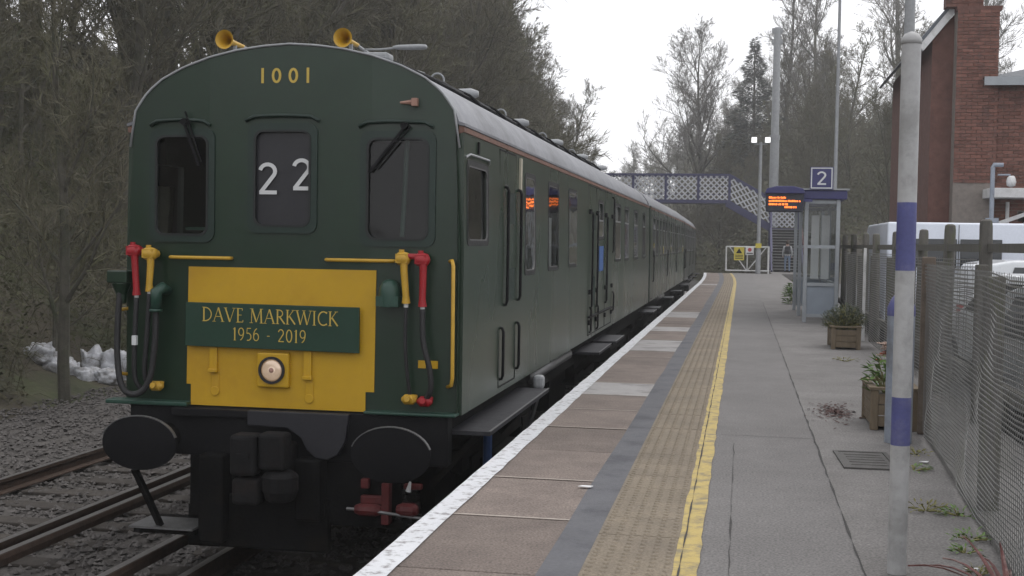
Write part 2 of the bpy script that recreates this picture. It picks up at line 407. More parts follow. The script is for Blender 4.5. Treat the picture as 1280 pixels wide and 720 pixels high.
# ballast bed
def strip(x0, x1, y0, y1, z, step=2., curve=True, wob=0., seed=0, zz=None):
    mb = MB(); n = max(1, int((y1-y0)/step)); rnd = random.Random(seed)
    for i in range(n+1):
        y = y0 + (y1-y0)*i/n; s = shift(y) if curve else 0
        mb.v += [(x0+s+rnd.uniform(-wob, wob), y, z), (x1+s+rnd.uniform(-wob, wob), y, z)]
    mb.f = [(2*i, 2*i+1, 2*i+3, 2*i+2) for i in range(n)]
    return mb
bb = MB(); n = 0
xs_ = [-11.0, -10.5, -9.8, -9.2, -8.6, -8.0, -7.2, -6.6, -6.0, -5.3, -4.9, -4.6, -4.0, -3.3, -2.6, -2.0, -1.45]
ys_ = axis([(-4, 30, .5), (30, 170, 2)])
for y in ys_:
    for x in xs_:
        bb.v.append((x+shift(y), y, (-1.46 if x < -10.8 else -1.285) + noise.noise(Vector((x*1.7, y*1.7, 3)))*.035))
k = len(xs_)
for j in range(len(ys_)-1):
    for i in range(k-1):
        a = j*k+i; bb.f.append((a, a+1, a+k+1, a+k))
tag(bb.build('track_bed', 'ballast', smooth=True), kind='structure')
# loose ballast stones near the camera
st = MB(); rnd = random.Random(3)
octv = [(1,0,0),(-1,0,0),(0,1,0),(0,-1,0),(0,0,1),(0,0,-1)]
octf = [(0,2,4),(2,1,4),(1,3,4),(3,0,4),(2,0,5),(1,2,5),(3,1,5),(0,3,5)]
for i in range(32000):
    u_ = rnd.random(); y = 6.0 + 19*u_**1.5; x = rnd.uniform(-11.0, -2.2)
    if abs(x+5.88) < .07 or abs(x+7.38) < .07 or abs(x+4.0) < .07: continue
    s = rnd.uniform(.018, .042); z = -1.275 + noise.noise(Vector((x*1.7, y*1.7, 3)))*.035 + rnd.uniform(-.01, .03)
    st.add([(x+p[0]*s*rnd.uniform(.6, 1.3)+rnd.uniform(-.01, .01), y+p[1]*s*rnd.uniform(.6, 1.3), z+p[2]*s*rnd.uniform(.4, .9)) for p in octv], octf)
tag(st.build('ballast_stones', 'stone', raw=True), 'loose grey brown ballast stones spread between the rails', 'ballast', kind='stuff')

# tracks
def rail(xc, name, parent, z=RAIL_Z, cond=False):
    mb = MB(); top = MB()
    prof = [(-.07, -.15), (.07, -.15), (.07, -.135), (.012, -.12), (.012, -.045), (.034, -.035), (.034, -.004), (-.034, -.004), (-.034, -.035), (-.012, -.045), (-.012, -.12), (-.07, -.135)]
    if cond: prof = [(-.045, -.09), (.045, -.09), (.05, -.04), (.04, -.004), (-.04, -.004), (-.05, -.04)]
    yy = axis([(-4, 44, 24), (44, 170, 5)]); n = len(prof)
    for y in yy:
        for p in prof: mb.v.append((xc+shift(y)+p[0], y, z+p[1]))
        top.v += [(xc+shift(y)-.031, y, z), (xc+shift(y)+.031, y, z)]
    for j in range(len(yy)-1):
        for i in range(n):
            a = j*n+i; b = j*n+(i+1) % n; mb.f.append((a, b, b+n, a+n))
        top.f.append((2*j, 2*j+1, 2*j+3, 2*j+2))
    r = mb.build(name, 'rail_rust', parent); top.build('running_surface', 'rail_top', r)
for xc, wd in ((-3.25, .7525), (-6.63, .7525)):
    t = empty('railway_track', (0, 0, 0)); tag(t, kind='structure')
    rail(xc-wd, 'rail', t); rail(xc+wd, 'rail', t)
    rail(-4.42 if xc > -4 else -5.47, 'conductor_rail', t, RAIL_Z+.085, True)
    sl = MB().box((-1.3, -.125, -.10), (1.3, .125, .04)).build('sleeper', 'sleeper', t, (xc, 4.0, RAIL_Z-.19), bevel=.012)
    ins = MB().box((-.06, -.06, -.14), (.06, .06, 0)).build('insulator', 'cream', t, (-4.42 if xc > -4 else -5.47, 5.2, RAIL_Z-.0))
    y = 4.65
    while y < 62:
        inst(sl, t, (xc+shift(y)+random.uniform(-.03, .03), y, RAIL_Z-.212), (0, 0, R(random.uniform(-.6, .6)))); y += .65

# ------------------------------------------------------------------ platform
EDGE = -1.57
YE = 66.0
plat = empty('platform', (0, 0, 0)); tag(plat, kind='structure')
pb = MB()
yy = axis([(-4, 44, 12), (44, YE, 3)])
for y in yy:
    s = shift(y); pb.v += [(EDGE+.06+s, y, -1.42), (EDGE+.06+s, y, -.012), (2.05, y, -.012), (2.05, y, -1.42)]
for j in range(len(yy)-1):
    for i in range(3): a = 4*j+i; pb.f.append((a, a+1, a+5, a+4))
n_ = 4*(len(yy)-1); pb.f += [(0, 1, 2, 3), (n_, n_+3, n_+2, n_+1)]
pb.build('platform_body', 'joint_dark', plat)
# edge coping stones, painted white on top of their outer band
cope = MB().box((0, .004, -.075), (.74, 1.06, 0)).build('paving_slab', 'slab', plat, (EDGE, 0, 0), bevel=.006)
cope_g = MB().box((0, .004, -.075), (.74, 1.06, 0)).mesh('paving_slab_grey', 'slab_grey')
jy = []
y = -1.2; i = 0
rnd = random.Random(11)
greys = {}
while y < YE-1.2:
    ln = 1.065 if y < 10.6 else rnd.choice([1.05, 1.05, .92])
    jy.append((y, ln)); y += ln
def slab_state(y):
    for a, b in ((10.75, 11.85), (16.5, 17.6), (20.2, 21.2), (24.2, 26.2), (45, 46)):
        if a <= y < b: return True
    return False
first = True
jm = MB()
for y, ln in jy:
    o = cope if first else inst(cope, plat)
    first = False
    o.location = (EDGE+shift(y+ln/2), y, rnd.uniform(-.002, .002)); o.scale = (1, ln/1.065, 1); o.rotation_euler = (0, 0, -math.atan((shift(y+ln)-shift(y))/ln))
    if slab_state(y): o.data = cope_g
    light = rnd.random() < .6
# pale mortar in some joints
for y, ln in jy:
    if y > 4 and rnd.random() < .8:
        s = shift(y); jm.add([(EDGE+.12+s, y-.007, .0045), (EDGE+.735+s, y-.007, .0045), (EDGE+.735+s, y+.011, .0045), (EDGE+.12+s, y+.011, .0045)], [(0, 1, 2, 3)])
jm.build('joint_mortar', 'joint', plat)
wl = strip(EDGE-.006, EDGE+.128, -1, YE-1, .006, .22, True, .005, 2)
wl.build('white_edge_line', 'white_line', plat)
we = MB()
for i_ in range(160):
    y = -1+i_*.42; s, s2 = shift(y), shift(y+.42)
    we.add([(EDGE-.0062+s, y, .005), (EDGE-.0062+s2, y+.42, .005), (EDGE-.0062+s2, y+.42, -.05), (EDGE-.0062+s, y, -.05)], [(0, 1, 2, 3)])
we.build('white_edge_face', 'white_line', plat)
strip(EDGE+.735, EDGE+.93, -1, YE-.6, .0, 1.0, True, .008, 5).build('tarmac_strip', 'tarmac_strip', plat)
# tactile tiles 0.4 m with rows of blisters
tm = MB().box((.003, .003, -.05), (.397, .397, 0))
for a in range(6):
    for b in range(6):
        cx, cy = .0333+.0667*a, .0333+.0667*b; base = len(tm.v)
        for rr, hh in ((.018, .0005), (.010, .0062)):
            for q in range(8): tm.v.append((cx+rr*.95*math.cos(q*math.pi/4), cy+rr*1.25*math.sin(q*math.pi/4), hh))
        for q in range(8): tm.f.append((base+q, base+(q+1) % 8, base+8+(q+1) % 8, base+8+q))
        tm.f.append(tuple(base+8+q for q in range(8)))
tile = tm.build('tactile_tile', 'tactile', plat, (EDGE+.912, 0, 0), raw=True)
first = True; y = -.8
while y < YE-1.5:
    o = tile if first else inst(tile, plat)
    first = False
    o.location = (EDGE+.912+shift(y), y, .003+rnd.uniform(-.0015, .0015)); y += .4
yl = strip(EDGE+1.305, EDGE+1.415, -1, YE-1.2, .005, .16, True, .006, 9)
yl.build('yellow_line', 'yellow_line', plat)
strip(EDGE+1.332, EDGE+1.337, -1, YE-1.2, .0085, .13, True, .004, 19).build('line_crack', 'crack', plat)
# asphalt in two lanes, with seam
def sheet(x0, x1, y0, y1, z, name, m_):
    mb = MB(); yy = axis([(y0, y1, 1.5)])
    for y in yy: mb.v += [(x0 + (shift(y) if x0 < 0 else 0), y, z), (x1, y, z)]
    mb.f = [(2*i, 2*i+1, 2*i+3, 2*i+2) for i in range(len(yy)-1)]
    return mb.build(name, m_, plat)
sheet(EDGE+1.31, .56, -2, YE, -.0005, 'asphalt_lane', 'asphalt')
sheet(.56, 2.05, -2, YE, -.0015, 'asphalt_lane', 'asphalt_b')
strip(.555, .564, 2, 32, .003, .18, False, .006, 4).build('seam', 'crack', plat)
strip(-.024, -.019, 2, 9, .0035, .2, False, .006, 14).build('seam', 'crack', plat)
for y, x0, x1 in ((9.4, -.12, .56), (17.2, -.12, .6), (14.6, .56, 1.9)):
    mb = MB(); nn = 10
    for i in range(nn+1):
        x = x0+(x1-x0)*i/nn; yo = y+random.uniform(-.012, .012); mb.v += [(x, yo-.004, .0035), (x, yo+.004, .0035)]
    mb.f = [(2*i, 2*i+1, 2*i+3, 2*i+2) for i in range(nn)]
    mb.build('seam', 'crack', plat)
# fence kerb
kb = MB(); kb.add([(1.10, 4.0, -.01), (1.42, 10.0, -.01), (1.60, 10.0, -.01), (1.28, 4.0, -.01), (1.10, 4.0, .035), (1.42, 10.0, .035), (1.60, 10.0, .035), (1.28, 4.0, .035)], [(4,5,6,7),(0,1,5,4),(1,2,6,5),(2,3,7,6),(3,0,4,7)])
kb.build('fence_kerb', 'asphalt_b', plat)
mh = empty('inspection_cover', (.85, 8.54, 0), R(2), 'rusty rectangular metal inspection cover set in the platform asphalt', 'manhole')
ring(MB(), [(-.15, -.30), (.15, -.30), (.15, .30), (-.15, .30)], [(-.18, -.34), (.18, -.34), (.18, .34), (-.18, .34)], lambda p, t: (p[0], p[1], t), -.005, .010).build('frame', 'iron_cover', mh)
MB().box((-.147, -.297, -.01), (.147, .297, .006)).build('lid', 'iron_cover', mh)
for a in (-.2, -.1, 0, .1, .2):
    MB().box((-.12, a-.012, .006), (.12, a+.012, .009)).build('rib', 'iron_cover', mh)
strip(1.92, 30, -8, 70, -.345, 3, False).build('car_park', 'car_park')
tag(bpy.data.objects['car_park'], kind='structure')

# ================================================================== TRAIN
ZO = .165
PROF = [(1.275, 1.085), (1.275, 2.3), (1.262, 3.0), (1.255, 3.179), (1.225, 3.26), (1.195, 3.306), (1.121, 3.405), (1.002, 3.5), (.825, 3.586), (.616, 3.656), (.406, 3.704), (.2, 3.732), (0, 3.745)]
def ztop(x):
    x = abs(x)
    if x >= 1.275: return 2.3
    for (xa, za), (xb, zb) in zip(PROF[1:], PROF[2:]):
        if xb <= x <= xa: return za + (zb-za)*((xa-x)/(xa-xb) if xa > xb else 0)
    return 3.745
def hw(z):
    for (xa, za), (xb, zb) in zip(PROF, PROF[1:]):
        if za <= z <= zb: return xa + (xb-xa)*(z-za)/(zb-za)
    return 1.275 if z < 1.085 else 0
def fy(x):   # slightly faceted front
    return max(0, abs(x)-.62)*.055

def side_wall(root, L_, wins, sgn, y0, m_, zbot=1.085):
    """body side sheet with real window openings; wins = [(y0,y1,z0,z1)]"""
    ys = sorted(set([y0, L_] + [a for w_ in wins for a in w_[:2]])); zs = sorted(set([zbot, 2.3, 3.0, 3.179] + [a for w_ in wins for a in w_[2:]]))
    mb = MB(); idx = {}
    def vid(y, z):
        if (y, z) not in idx: idx[(y, z)] = len(mb.v); mb.v.append((sgn*hw(z), y, z))
        return idx[(y, z)]
    for ya, yb in zip(ys, ys[1:]):
        for za, zb in zip(zs, zs[1:]):
            c = ((ya+yb)/2, (za+zb)/2)
            if any(w_[0] < c[0] < w_[1] and w_[2] < c[1] < w_[3] for w_ in wins): continue
            mb.f.append((vid(ya, za), vid(yb, za), vid(yb, zb), vid(ya, zb)))
    o = mb.build('body_side', m_, root, (0, 0, ZO))
    so_ = o.modifiers.new('s', 'SOLIDIFY'); so_.thickness = .05; so_.offset = 0
    return o
def side_window(root, w_, sgn, frame='window_rubber', r=.07, glass='glass', bars=(), tilt=0., reflection_panel=None):
    y0, y1, z0, z1 = w_
    fn = lambda p, t: (sgn*(hw(p[1])+t), p[0], p[1])
    fr = MB(); ring(fr, rrect(y0+.012, z0+.012, y1-.012, z1-.012, r), rrect(y0-.028, z0-.028, y1+.028, z1+.028, r*.9), fn, .0255, .030)
    f = fr.build('window', frame, root, (0, 0, ZO))
    zt_ = bars[0] if bars else z1
    gl = MB(); gl.add([fn(p, .017+(p[0]-(y0+y1)/2)*math.tan(R(tilt))) for p in ((y0, z0), (y1, z0), (y1, zt_), (y0, zt_))], [(0, 1, 2, 3)])
    gl.build('pane', glass, f)
    if bars:   # opening ventilator light, leaning in at the top
        zv = bars[0]+.01
        MB().add([fn(p, .024-(p[1]-zv)*.13) for p in ((y0, zv), (y1, zv), (y1, z1), (y0, z1))], [(0, 1, 2, 3)]).build('ventilator', glass, f)
    ring(MB(), rrect(y0+.022, z0+.022, y1-.022, z1-.022, r), rrect(y0+.011, z0+.011, y1-.011, z1-.011, r), fn, .019, .0285).build('inner_rim', 'steel_worn', f)
    if reflection_panel:  # added pale panel behind the pane, imitates bright reflections in the glass
        ya, yb, za, zb_ = reflection_panel
        MB().add([(sgn*(hw(z)-.020), y, z) for y, z in ((ya, za), (yb, za), (yb, zb_), (ya, zb_))], [(0, 1, 2, 3)]).build('reflection_panel', 'reflection_panel', f)
    for zb in bars:
        MB().box((min(sgn*(hw(zb)-.01), sgn*(hw(zb)+.027)), y0, zb-.012), (max(sgn*(hw(zb)-.01), sgn*(hw(zb)+.027)), y1, zb+.012)).build('glazing_bar', 'alu', f)
    return f
def handrail(root, pts, r, m_, name='handrail'):
    return MB().tube(pts, r, 8).build(name, m_, root, (0, 0, ZO), smooth=True)
def vrail(root, y, z0, z1, sgn=1, off=.05, r=.013, m_='black_paint'):
    x = sgn*(hw((z0+z1)/2))
    return handrail(root, [(x, y, z0), (x+sgn*off*.8, y, z0+.01), (x+sgn*off, y, z0+.04), (x+sgn*off, y, z1-.04), (x+sgn*off*.8, y, z1-.01), (x, y, z1)], r, m_)
def bogie(root, yc):
    b = MB()
    for s in (-1, 1):
        b.box((s*.98-.05, yc-1.7, .42), (s*.98+.05, yc+1.7, .62)); b.box((s*.98-.07, yc-1.42, .22), (s*.98+.07, yc-1.06, .52)); b.box((s*.98-.07, yc+1.06, .22), (s*.98+.07, yc+1.42, .52))
        b.box((s*.98-.11, yc-.5, .18), (s*.98+.11, yc+.5, .40))
    b.box((-.98, yc-.25, .4), (.98, yc+.25, .66))
    bo = b.build('bogie', 'black_grime', root, (0, 0, ZO), bevel=.01)
    for dy in (-1.24, 1.24):
        for s in (-1, 1):
            MB().lathe([(.10, -.075), (.40, -.07), (.44, -.07), (.44, .03), (.47, .035), (.47, .065), (.1, .065)], 28, (s*.74, yc+dy, .305), 'x').build('wheel', 'black_grime', bo, autos=35)
        MB().tube([(-.8, yc+dy, .305), (.8, yc+dy, .305)], .08, 10).build('axle', 'black_grime', bo)
    return bo
def reflection_panel_for(w_, lead):
    a, b, z0, z1 = w_[:4]
    if lead and a < 2: return None
    if lead and a < 7: return (a+.10, a+(b-a)*.72, z0-.02, z1-.34)
    return (a, b, z1-random.uniform(.28, .45), z1)
def coach(y0, L_, wins, label, lead=False, rz=0., x0=-3.25, paint='green_side'):
    root = empty('train_coach', (x0, y0, RAIL_Z), rz, label, 'train coach', 'coaches of the green train')
    # roof with thickness
    prof = [(x, z) for x, z in PROF if z >= 3.179]; prof = prof + [(-x, z) for x, z in prof[-2::-1]]
    inner = [(x*.965, z-.03) for x, z in prof]
    rf = MB(); ys = [.05 if lead else 0.0, L_*.25, L_*.5, L_*.75, L_]
    for y in ys:
        rf.v += [(x, y, z) for x, z in prof] + [(x, y, z) for x, z in inner[::-1]]
    n = 2*len(prof)
    for j in range(len(ys)-1):
        for i in range(n):
            a = j*n+i; b = j*n+(i+1) % n; rf.f.append((a, b, b+n, a+n))
    rf.f.append(tuple(range(n))); rf.f.append(tuple((len(ys)-1)*n+i for i in range(n)))
    roof = rf.build('roof', 'roof', root, (0, 0, ZO), autos=40)
    for s in (1, -1):
        MB().prism([(1.248, 3.10), (1.292, 3.115), (1.292, 3.15), (1.25, 3.16)], lambda p, t: (s*p[0], t, p[1]), .05, L_-.02).build('gutter', 'brown_gutter', root, (0, 0, ZO))
        MB().prism([(1.25, 3.165), (1.297, 3.155), (1.297, 3.175), (1.25, 3.19)], lambda p, t: (s*p[0], t, p[1]), .04, L_).build('gutter_lip', 'roof', root, (0, 0, ZO))
    # underframe
    uf = MB()
    for s in (-1, 1):
        uf.box((s*1.13-.05, .05, .80), (s*1.13+.05, L_-.05, 1.08))
    uf.box((-1.2, .02, .96), (1.2, L_-.02, 1.075))
    uf.build('underframe', 'black_grime', root, (0, 0, ZO))
    eq = MB()
    eq.box((-.95, L_*.36, .25), (.95, L_*.44, .93)); eq.box((-1.0, L_*.47, .35), (1.0, L_*.6, .92)); eq.tube([(1.0, L_*.63, .6), (1.0, L_*.70, .6)], .2, 12)
    eq.build('underfloor_equipment', 'black_grime', root, (0, 0, ZO), bevel=.015)
    MB().tube([(1.19, 3.6, .99), (1.19, 6.3, .99)], .07, 10).build('side_pipe', 'steel_worn', root, (0, 0, ZO), smooth=True)
    bogie(root, 3.0); bogie(root, L_-3.0)
    # interior
    MB().box((-1.2, .4, 1.09), (1.2, L_-.08, 1.16)).build('floor', 'interior', root, (0, 0, ZO))
    MB().box((-1.22, L_-.1, 1.1), (1.22, L_-.04, 3.2)).build('end_wall', 'green_side', root, (0, 0, ZO))
    for s in (1, -1):
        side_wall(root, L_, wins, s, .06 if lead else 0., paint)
        for w_ in wins:
            side_window(root, w_[:4], s, bars=() if (lead and w_[0] < 7) else (w_[3]-.26,) if w_[1]-w_[0] > .5 else (), tilt={.17: -2.2, 2.62: 1.45, 4.0: 2.6, 5.53: 3.0}.get(w_[0], random.uniform(-.4, 1.6)) if lead else random.uniform(-.5, 1.0), reflection_panel=reflection_panel_for(w_, lead))
    return root, roof

LEAD_W = [(.17, .90, 2.33, 2.90), (2.62, 3.16, 2.06, 2.95), (4.0, 4.70, 2.07, 2.94), (5.53, 6.2, 2.08, 2.94), (8.55, 9.15, 2.42, 2.92), (10.85, 11.75, 2.08, 2.95), (12.45, 13.2, 2.08, 2.95), (14.3, 15.15, 2.08, 2.95), (16.35, 17.0, 2.08, 2.95)]
YF = 8.6
train, roof1 = coach(YF, 18.1, LEAD_W, 'leading green train coach with yellow nose panel, horns and oval buffers', True)
# ---- front
cx = sorted(set([round(-1.275+.05*i, 3) for i in range(52)] + [1.275, -1.07, -.60, -.285, .19, .57, 1.067, .62, -.62]))
FW = [(-1.07, -.60, 2.325, 3.105), (-.285, .19, 2.40, 3.143), (.57, 1.067, 2.315, 3.088)]
zs = sorted(set([1.085] + [a for q in FW for a in q[2:]]))
fb = MB(); ix = {}
def fvid(x, z):
    kx = (round(x, 4), round(z, 4))
    if kx not in ix: ix[kx] = len(fb.v); fb.v.append((x, fy(x), z))
    return ix[kx]
for xa, xb in zip(cx, cx[1:]):
    zt = [z for z in zs if z < min(ztop(xa), ztop(xb)) - .02]
    for za, zb in zip(zt, zt[1:] + [None]):
        xm = (xa+xb)/2
        if zb is not None and any(q[0] < xm < q[1] and q[2] < (za+zb)/2 < q[3] for q in FW): continue
        if zb is None: fb.f.append((fvid(xa, za), fvid(xb, za), fvid(xb, ztop(xb)), fvid(xa, ztop(xa))))
        else: fb.f.append((fvid(xa, za), fvid(xb, za), fvid(xb, zb), fvid(xa, zb)))
ff = fb.build('cab_front', 'green', train, (0, 0, ZO)); sm = ff.modifiers.new('s', 'SOLIDIFY'); sm.thickness = .05; sm.offset = -1
bpy.context.view_layer.update()
# make certain the solidify grows inward (front normals point to -y)
if ff.data.polygons[0].normal.y > 0: ff.data.flip_normals()
# edge bead along the roof line of the front
bead = [(x, fy(x)-.004, ztop(x)) for x in [-1.262+i*(2.524/60) for i in range(61)]]
MB().tube(bead, .009, 6).build('roof_bead', 'galv', train, (0, 0, ZO), smooth=True)
FN = lambda p, t: (p[0], fy(p[0])-t, p[1])
for k_, q in enumerate(FW):
    fr = MB(); ring(fr, rrect(q[0]+.02, q[2]+.02, q[1]-.02, q[3]-.02, .07), rrect(q[0]-.028, q[2]-.028, q[1]+.028, q[3]+.028, .07), FN, .0, .016)
    f = fr.build('windscreen', 'frame_green' if k_ != 1 else 'frame_green', train, (0, 0, ZO), autos=40)
    rb = MB(); ring(rb, rrect(q[0]+.035, q[2]+.035, q[1]-.035, q[3]-.035, .06), rrect(q[0]+.019, q[2]+.019, q[1]-.019, q[3]-.019, .07), FN, .0, .021)
    rb.build('rubber_seal', 'window_rubber', f)
    pn = MB().add([FN(p, -.012) for p in ((q[0], q[2]), (q[1], q[2]), (q[1], q[3]), (q[0], q[3]))], [(0, 1, 2, 3)])
    pn.build('pane' if k_ != 1 else 'headcode_panel', 'glass_cab' if k_ != 1 else 'headcode', f)
for x0, x1, z in ((-1.09, -.61, 3.185), (-.33, .23, 3.215), (.53, 1.075, 3.172)):
    n = 9; pts = []
    for i in range(n+1):
        u_ = i/n; x = x0+(x1-x0)*u_; pts.append((x, fy(x)-.02, z - (.028 if i in (0, n) else .0) + .012*math.sin(math.pi*u_)))
    MB().tube(pts, .014, 6).build('rain_hood', 'frame_green', train, (0, 0, ZO), smooth=True)
# head-code 22, number 1001
TL = ('letter_white', train, (0, 0, ZO))
text(None, '2', SANS, .232, lambda x, z, l: (-.238+x, -.004-l, 2.655+z), width=.155, letters=TL)
text(None, '2', SANS, .232, lambda x, z, l: (.022+x, -.004-l, 2.686+z), width=.155, letters=TL)
for c, x in (('1', -.228), ('0', -.140), ('0', -.012), ('1', .118)):
    text(None, c, SANS, .11, lambda a, z, l, x=x: (x+a, -.004-l, 3.462+z), width=.040 if c == '1' else .078, letters=('gold', train, (0, 0, ZO)))
# yellow warning panel (painted plate)
yp = [(-.772, 2.116), (.670, 2.116), (.664, 1.235), (.600, 1.235), (.600, 1.09), (-.748, 1.09), (-.748, 1.245), (-.782, 1.245)]
MB().prism(yp, lambda p, t: (p[0], fy(p[0])*.0+t, p[1]), -.006, .012).build('warning_panel', 'yellow', train, (0, 0, ZO))
# head lamp
hl = MB().box((-.215, -.05, 1.245), (.03, .0, 1.50)).build('headlamp', 'yellow', train, (0, 0, ZO), bevel=.012)
ring(MB(), rrect(-.098-.082, 1.373-.082, -.098+.082, 1.373+.082, .0819, 8), rrect(-.098-.10, 1.373-.10, -.098+.10, 1.373+.10, .0999, 8), lambda p, t: (p[0], t, p[1]), -.05, -.066).build('rim', 'dark_plate', hl, autos=40)
MB().lathe([(.082, -.052), (.07, -.058), (.035, -.062), (.0, -.063)], 28, (-.098, 0, 1.373), 'y').build('lens', 'lens', hl, smooth=True)
MB().lathe([(.02, -.058), (.017, -.069), (.0, -.07)], 16, (-.098, 0, 1.373), 'y').build('bulb', 'copper', hl, smooth=True)
for x, z0 in ((-.565, 1.20), (.165, 1.17)):
    b = MB().box((x-.03, -.03, z0+.14), (x+.03, -.004, z0+.36)); b.box((x-.036, -.045, z0+.14), (x+.036, -.004, z0+.165))
    b.tube([(x+.01, -.005, z0), (x+.01, -.018, z0)], .035, 12); b.box((x-.02, -.014, z0), (x+.04, -.004, z0+.12))
    b.build('lamp_bracket', 'yellow', train, (0, 0, ZO), bevel=.004)
# horns, aerial
for x in (-.511, .394):
    hn = MB().lathe([(.016, .34), (.02, .16), (.03, .07), (.048, .02), (.068, -.012), (.070, -.016), (.062, -.012), (.042, .02), (.024, .07), (.012, .12)], 24, (x, .02, 3.785), 'y')
    h = hn.build('horn', 'yellow_rail', train, (0, 0, ZO), autos=50)
    hb = MB().tube([(x, .2, 3.78), (x, .2, ztop(x)-.01)], .016, 8); hb.tube([(x, .34, 3.785), (x+.12, .42, ztop(x+.12)+.02), (x+.2, .6, ztop(x+.2)+.012)], .012, 6)
    hb.build('horn_bracket', 'galv', h)
ae = MB().tube([(.46, .3, 3.68), (.47, .3, 3.745), (.60, .3, 3.745), (.72, .28, 3.752)], .008, 6).build('aerial', 'galv', train, (0, 0, ZO))
MB().lathe([(.012, -.13), (.022, -.09), (.026, .06), (.022, .12), (.008, .13)], 10, (.82, .28, 3.755), 'x', sy=.8).build('paddle', 'galv', ae, smooth=True)
MB().box((.46, .25, 3.66), (.66, .42, 3.72)).build('aerial_base', 'galv', train, (0, 0, ZO), bevel=.02)
# roof conduits and vents
cd = MB(); zc = ztop(.84)+.03
cd.tube([(.60, .35, ztop(.6)+.02), (.80, .75, zc), (.84, 1.2, zc-.005), (.84, 12.5, zc-.01)], .024, 8); cd.tube([(.66, .5, ztop(.66)+.02), (.90, 1.3, ztop(.9)+.02), (.90, 11.8, ztop(.9)+.02)], .016, 6)
cdo = cd.build('roof_conduit', 'black_paint', train, (0, 0, ZO), smooth=True)
for i in range(9):
    y = 1.9+i*1.15
    MB().tube([(.70, y, ztop(.70)+.005), (.78, y, ztop(.78)+.05), (.9, y+.05, ztop(.9)+.05), (1.0, y+.08, ztop(1.0)+.01)], .014, 6).build('conduit_clip', 'black_paint', cdo)
for i in range(5):
    y = 2.3+2.9*i
    v = MB().tube([(.30, y, ztop(.3)-.02), (.30, y, ztop(.3)+.09)], .05, 10); v.lathe([(.09, .08), (.115, .10), (.11, .13), (.05, .15)], 14, (.30, y, ztop(.3)), 'z'); v.build('roof_vent', 'galv', train, (0, 0, ZO), autos=40)
    MB().lathe([(.03, -.13), (.05, -.08), (.055, .06), (.03, .13)], 10, (.58, y+.9, ztop(.58)+.10), 'x').build('torpedo_vent', 'galv', train, (0, 0, ZO), smooth=True)
    MB().tube([(.60+.06*math.cos(R(a)), y-.3, ztop(.6)+.075+.065*math.sin(R(a))) for a in range(-60, 241, 20)], .009, 6).build('lifting_eye', 'galv', train, (0, 0, ZO))
# side lamp iron on the front
lc = MB().tube([(.835, -.02, 3.315), (.92, -.02, 3.318)], [.008, .018], 8); lc.box((.925, -.05, 3.29), (.965, .0, 3.345)); lc.build('lamp_iron', 'copper', train, (0, 0, ZO))
# wipers
for p0, p1 in (((-.80, 3.165), (-.69, 2.86)), ((.87, 3.135), (.615, 2.82))):
    a = Vector(FN(p0, .045)); b = Vector(FN(p1, .028))
    wp = MB().bar(a, b, .020, .012, (0, 1, 0)); d = (b-a).normalized(); wp.bar(b-d*.03+Vector((.03, .006, .0)), b-d*.42+Vector((.035, .008, 0)), .010, .014, (0, 1, 0))
    wp.tube([tuple(a+Vector((0, .05, .015))), tuple(a+Vector((0, -.02, .015)))], .025, 10)
    wp.build('wiper', 'black_paint', train, (0, 0, ZO))
# front handrails
def frail(x0, x1, z):
    handrail(train, [(x0, fy(x0), z), (x0+.005, fy(x0)-.045, z), (x0+.03, fy(x0)-.06, z), (x1-.03, fy(x1)-.06, z), (x1-.005, fy(x1)-.045, z), (x1, fy(x1), z)], .013, 'yellow_rail')
frail(-.912, -.435, 2.183); frail(.30, .812, 2.186)
handrail(train, [(1.205, .03, 2.19), (1.235, -.03, 2.195), (1.247, -.045, 2.16), (1.252, -.045, 1.36), (1.245, -.045, 1.31), (1.20, .03, 1.29)], .014, 'yellow_rail')
handrail(train, [(-1.27, .06, 1.79), (-1.33, .02, 1.78), (-1.34, .0, 1.74), (-1.345, .0, 1.34), (-1.33, .02, 1.30), (-1.27, .06, 1.29)], .014, 'yellow_rail')
# bottom lip
MB().box((-1.40, -.075, 1.083), (-.752, .06, 1.115)).build('front_lip', 'green_lip', train, (0, 0, ZO), bevel=.008)
MB().box((.604, -.075, 1.083), (1.283, .06, 1.105)).build('front_lip', 'green_lip', train, (0, 0, ZO), bevel=.008)
# air pipes and hoses
def head(x, z, m_, s=1):
    h = MB().lathe([(.028, -.055), (.045, -.045), (.05, .0), (.042, .03), (.02, .045)], 12, (x, -.09, z), 'x', 1, 1)
    h.box((x-.055, -.13, z-.03), (x+.03, -.05, z+.035)); h.tube([(x-.02, -.09, z+.03), (x-.02, -.09, z+.065)], .02, 8)
    h.tube([(x, -.0, z), (x, -.1, z)], .03, 8)
    return h
def pipe(x, z0, z1, xb, m_):
    p = head(x, z0, m_); p.tube([(x, -.10, z0), (x+.002, -.10, z0-.08), (xb, -.095, z1+.05), (xb, -.09, z1)], [.03, .026, .024, .032], 10)
    o = p.build('air_pipe', m_, train, (0, 0, ZO), autos=50)
    MB().tube([(xb, -.09, z1), (xb, -.09, z1-.03)], .017, 8).build('collar', 'letter_white', o)
    return o
pipe(-1.155, 2.225, 1.90, -1.143, 'red_paint'); pipe(-1.03, 2.205, 1.93, -1.04, 'yellow_rail')
pipe(.900, 2.205, 1.89, .917, 'yellow_rail'); pipe(1.040, 2.20, 1.87, 1.038, 'red_paint')
MB().tube([(.90, -.10, 2.222), (1.04, -.10, 2.222)], .02, 8).build('link_pipe', 'red_paint', train, (0, 0, ZO))
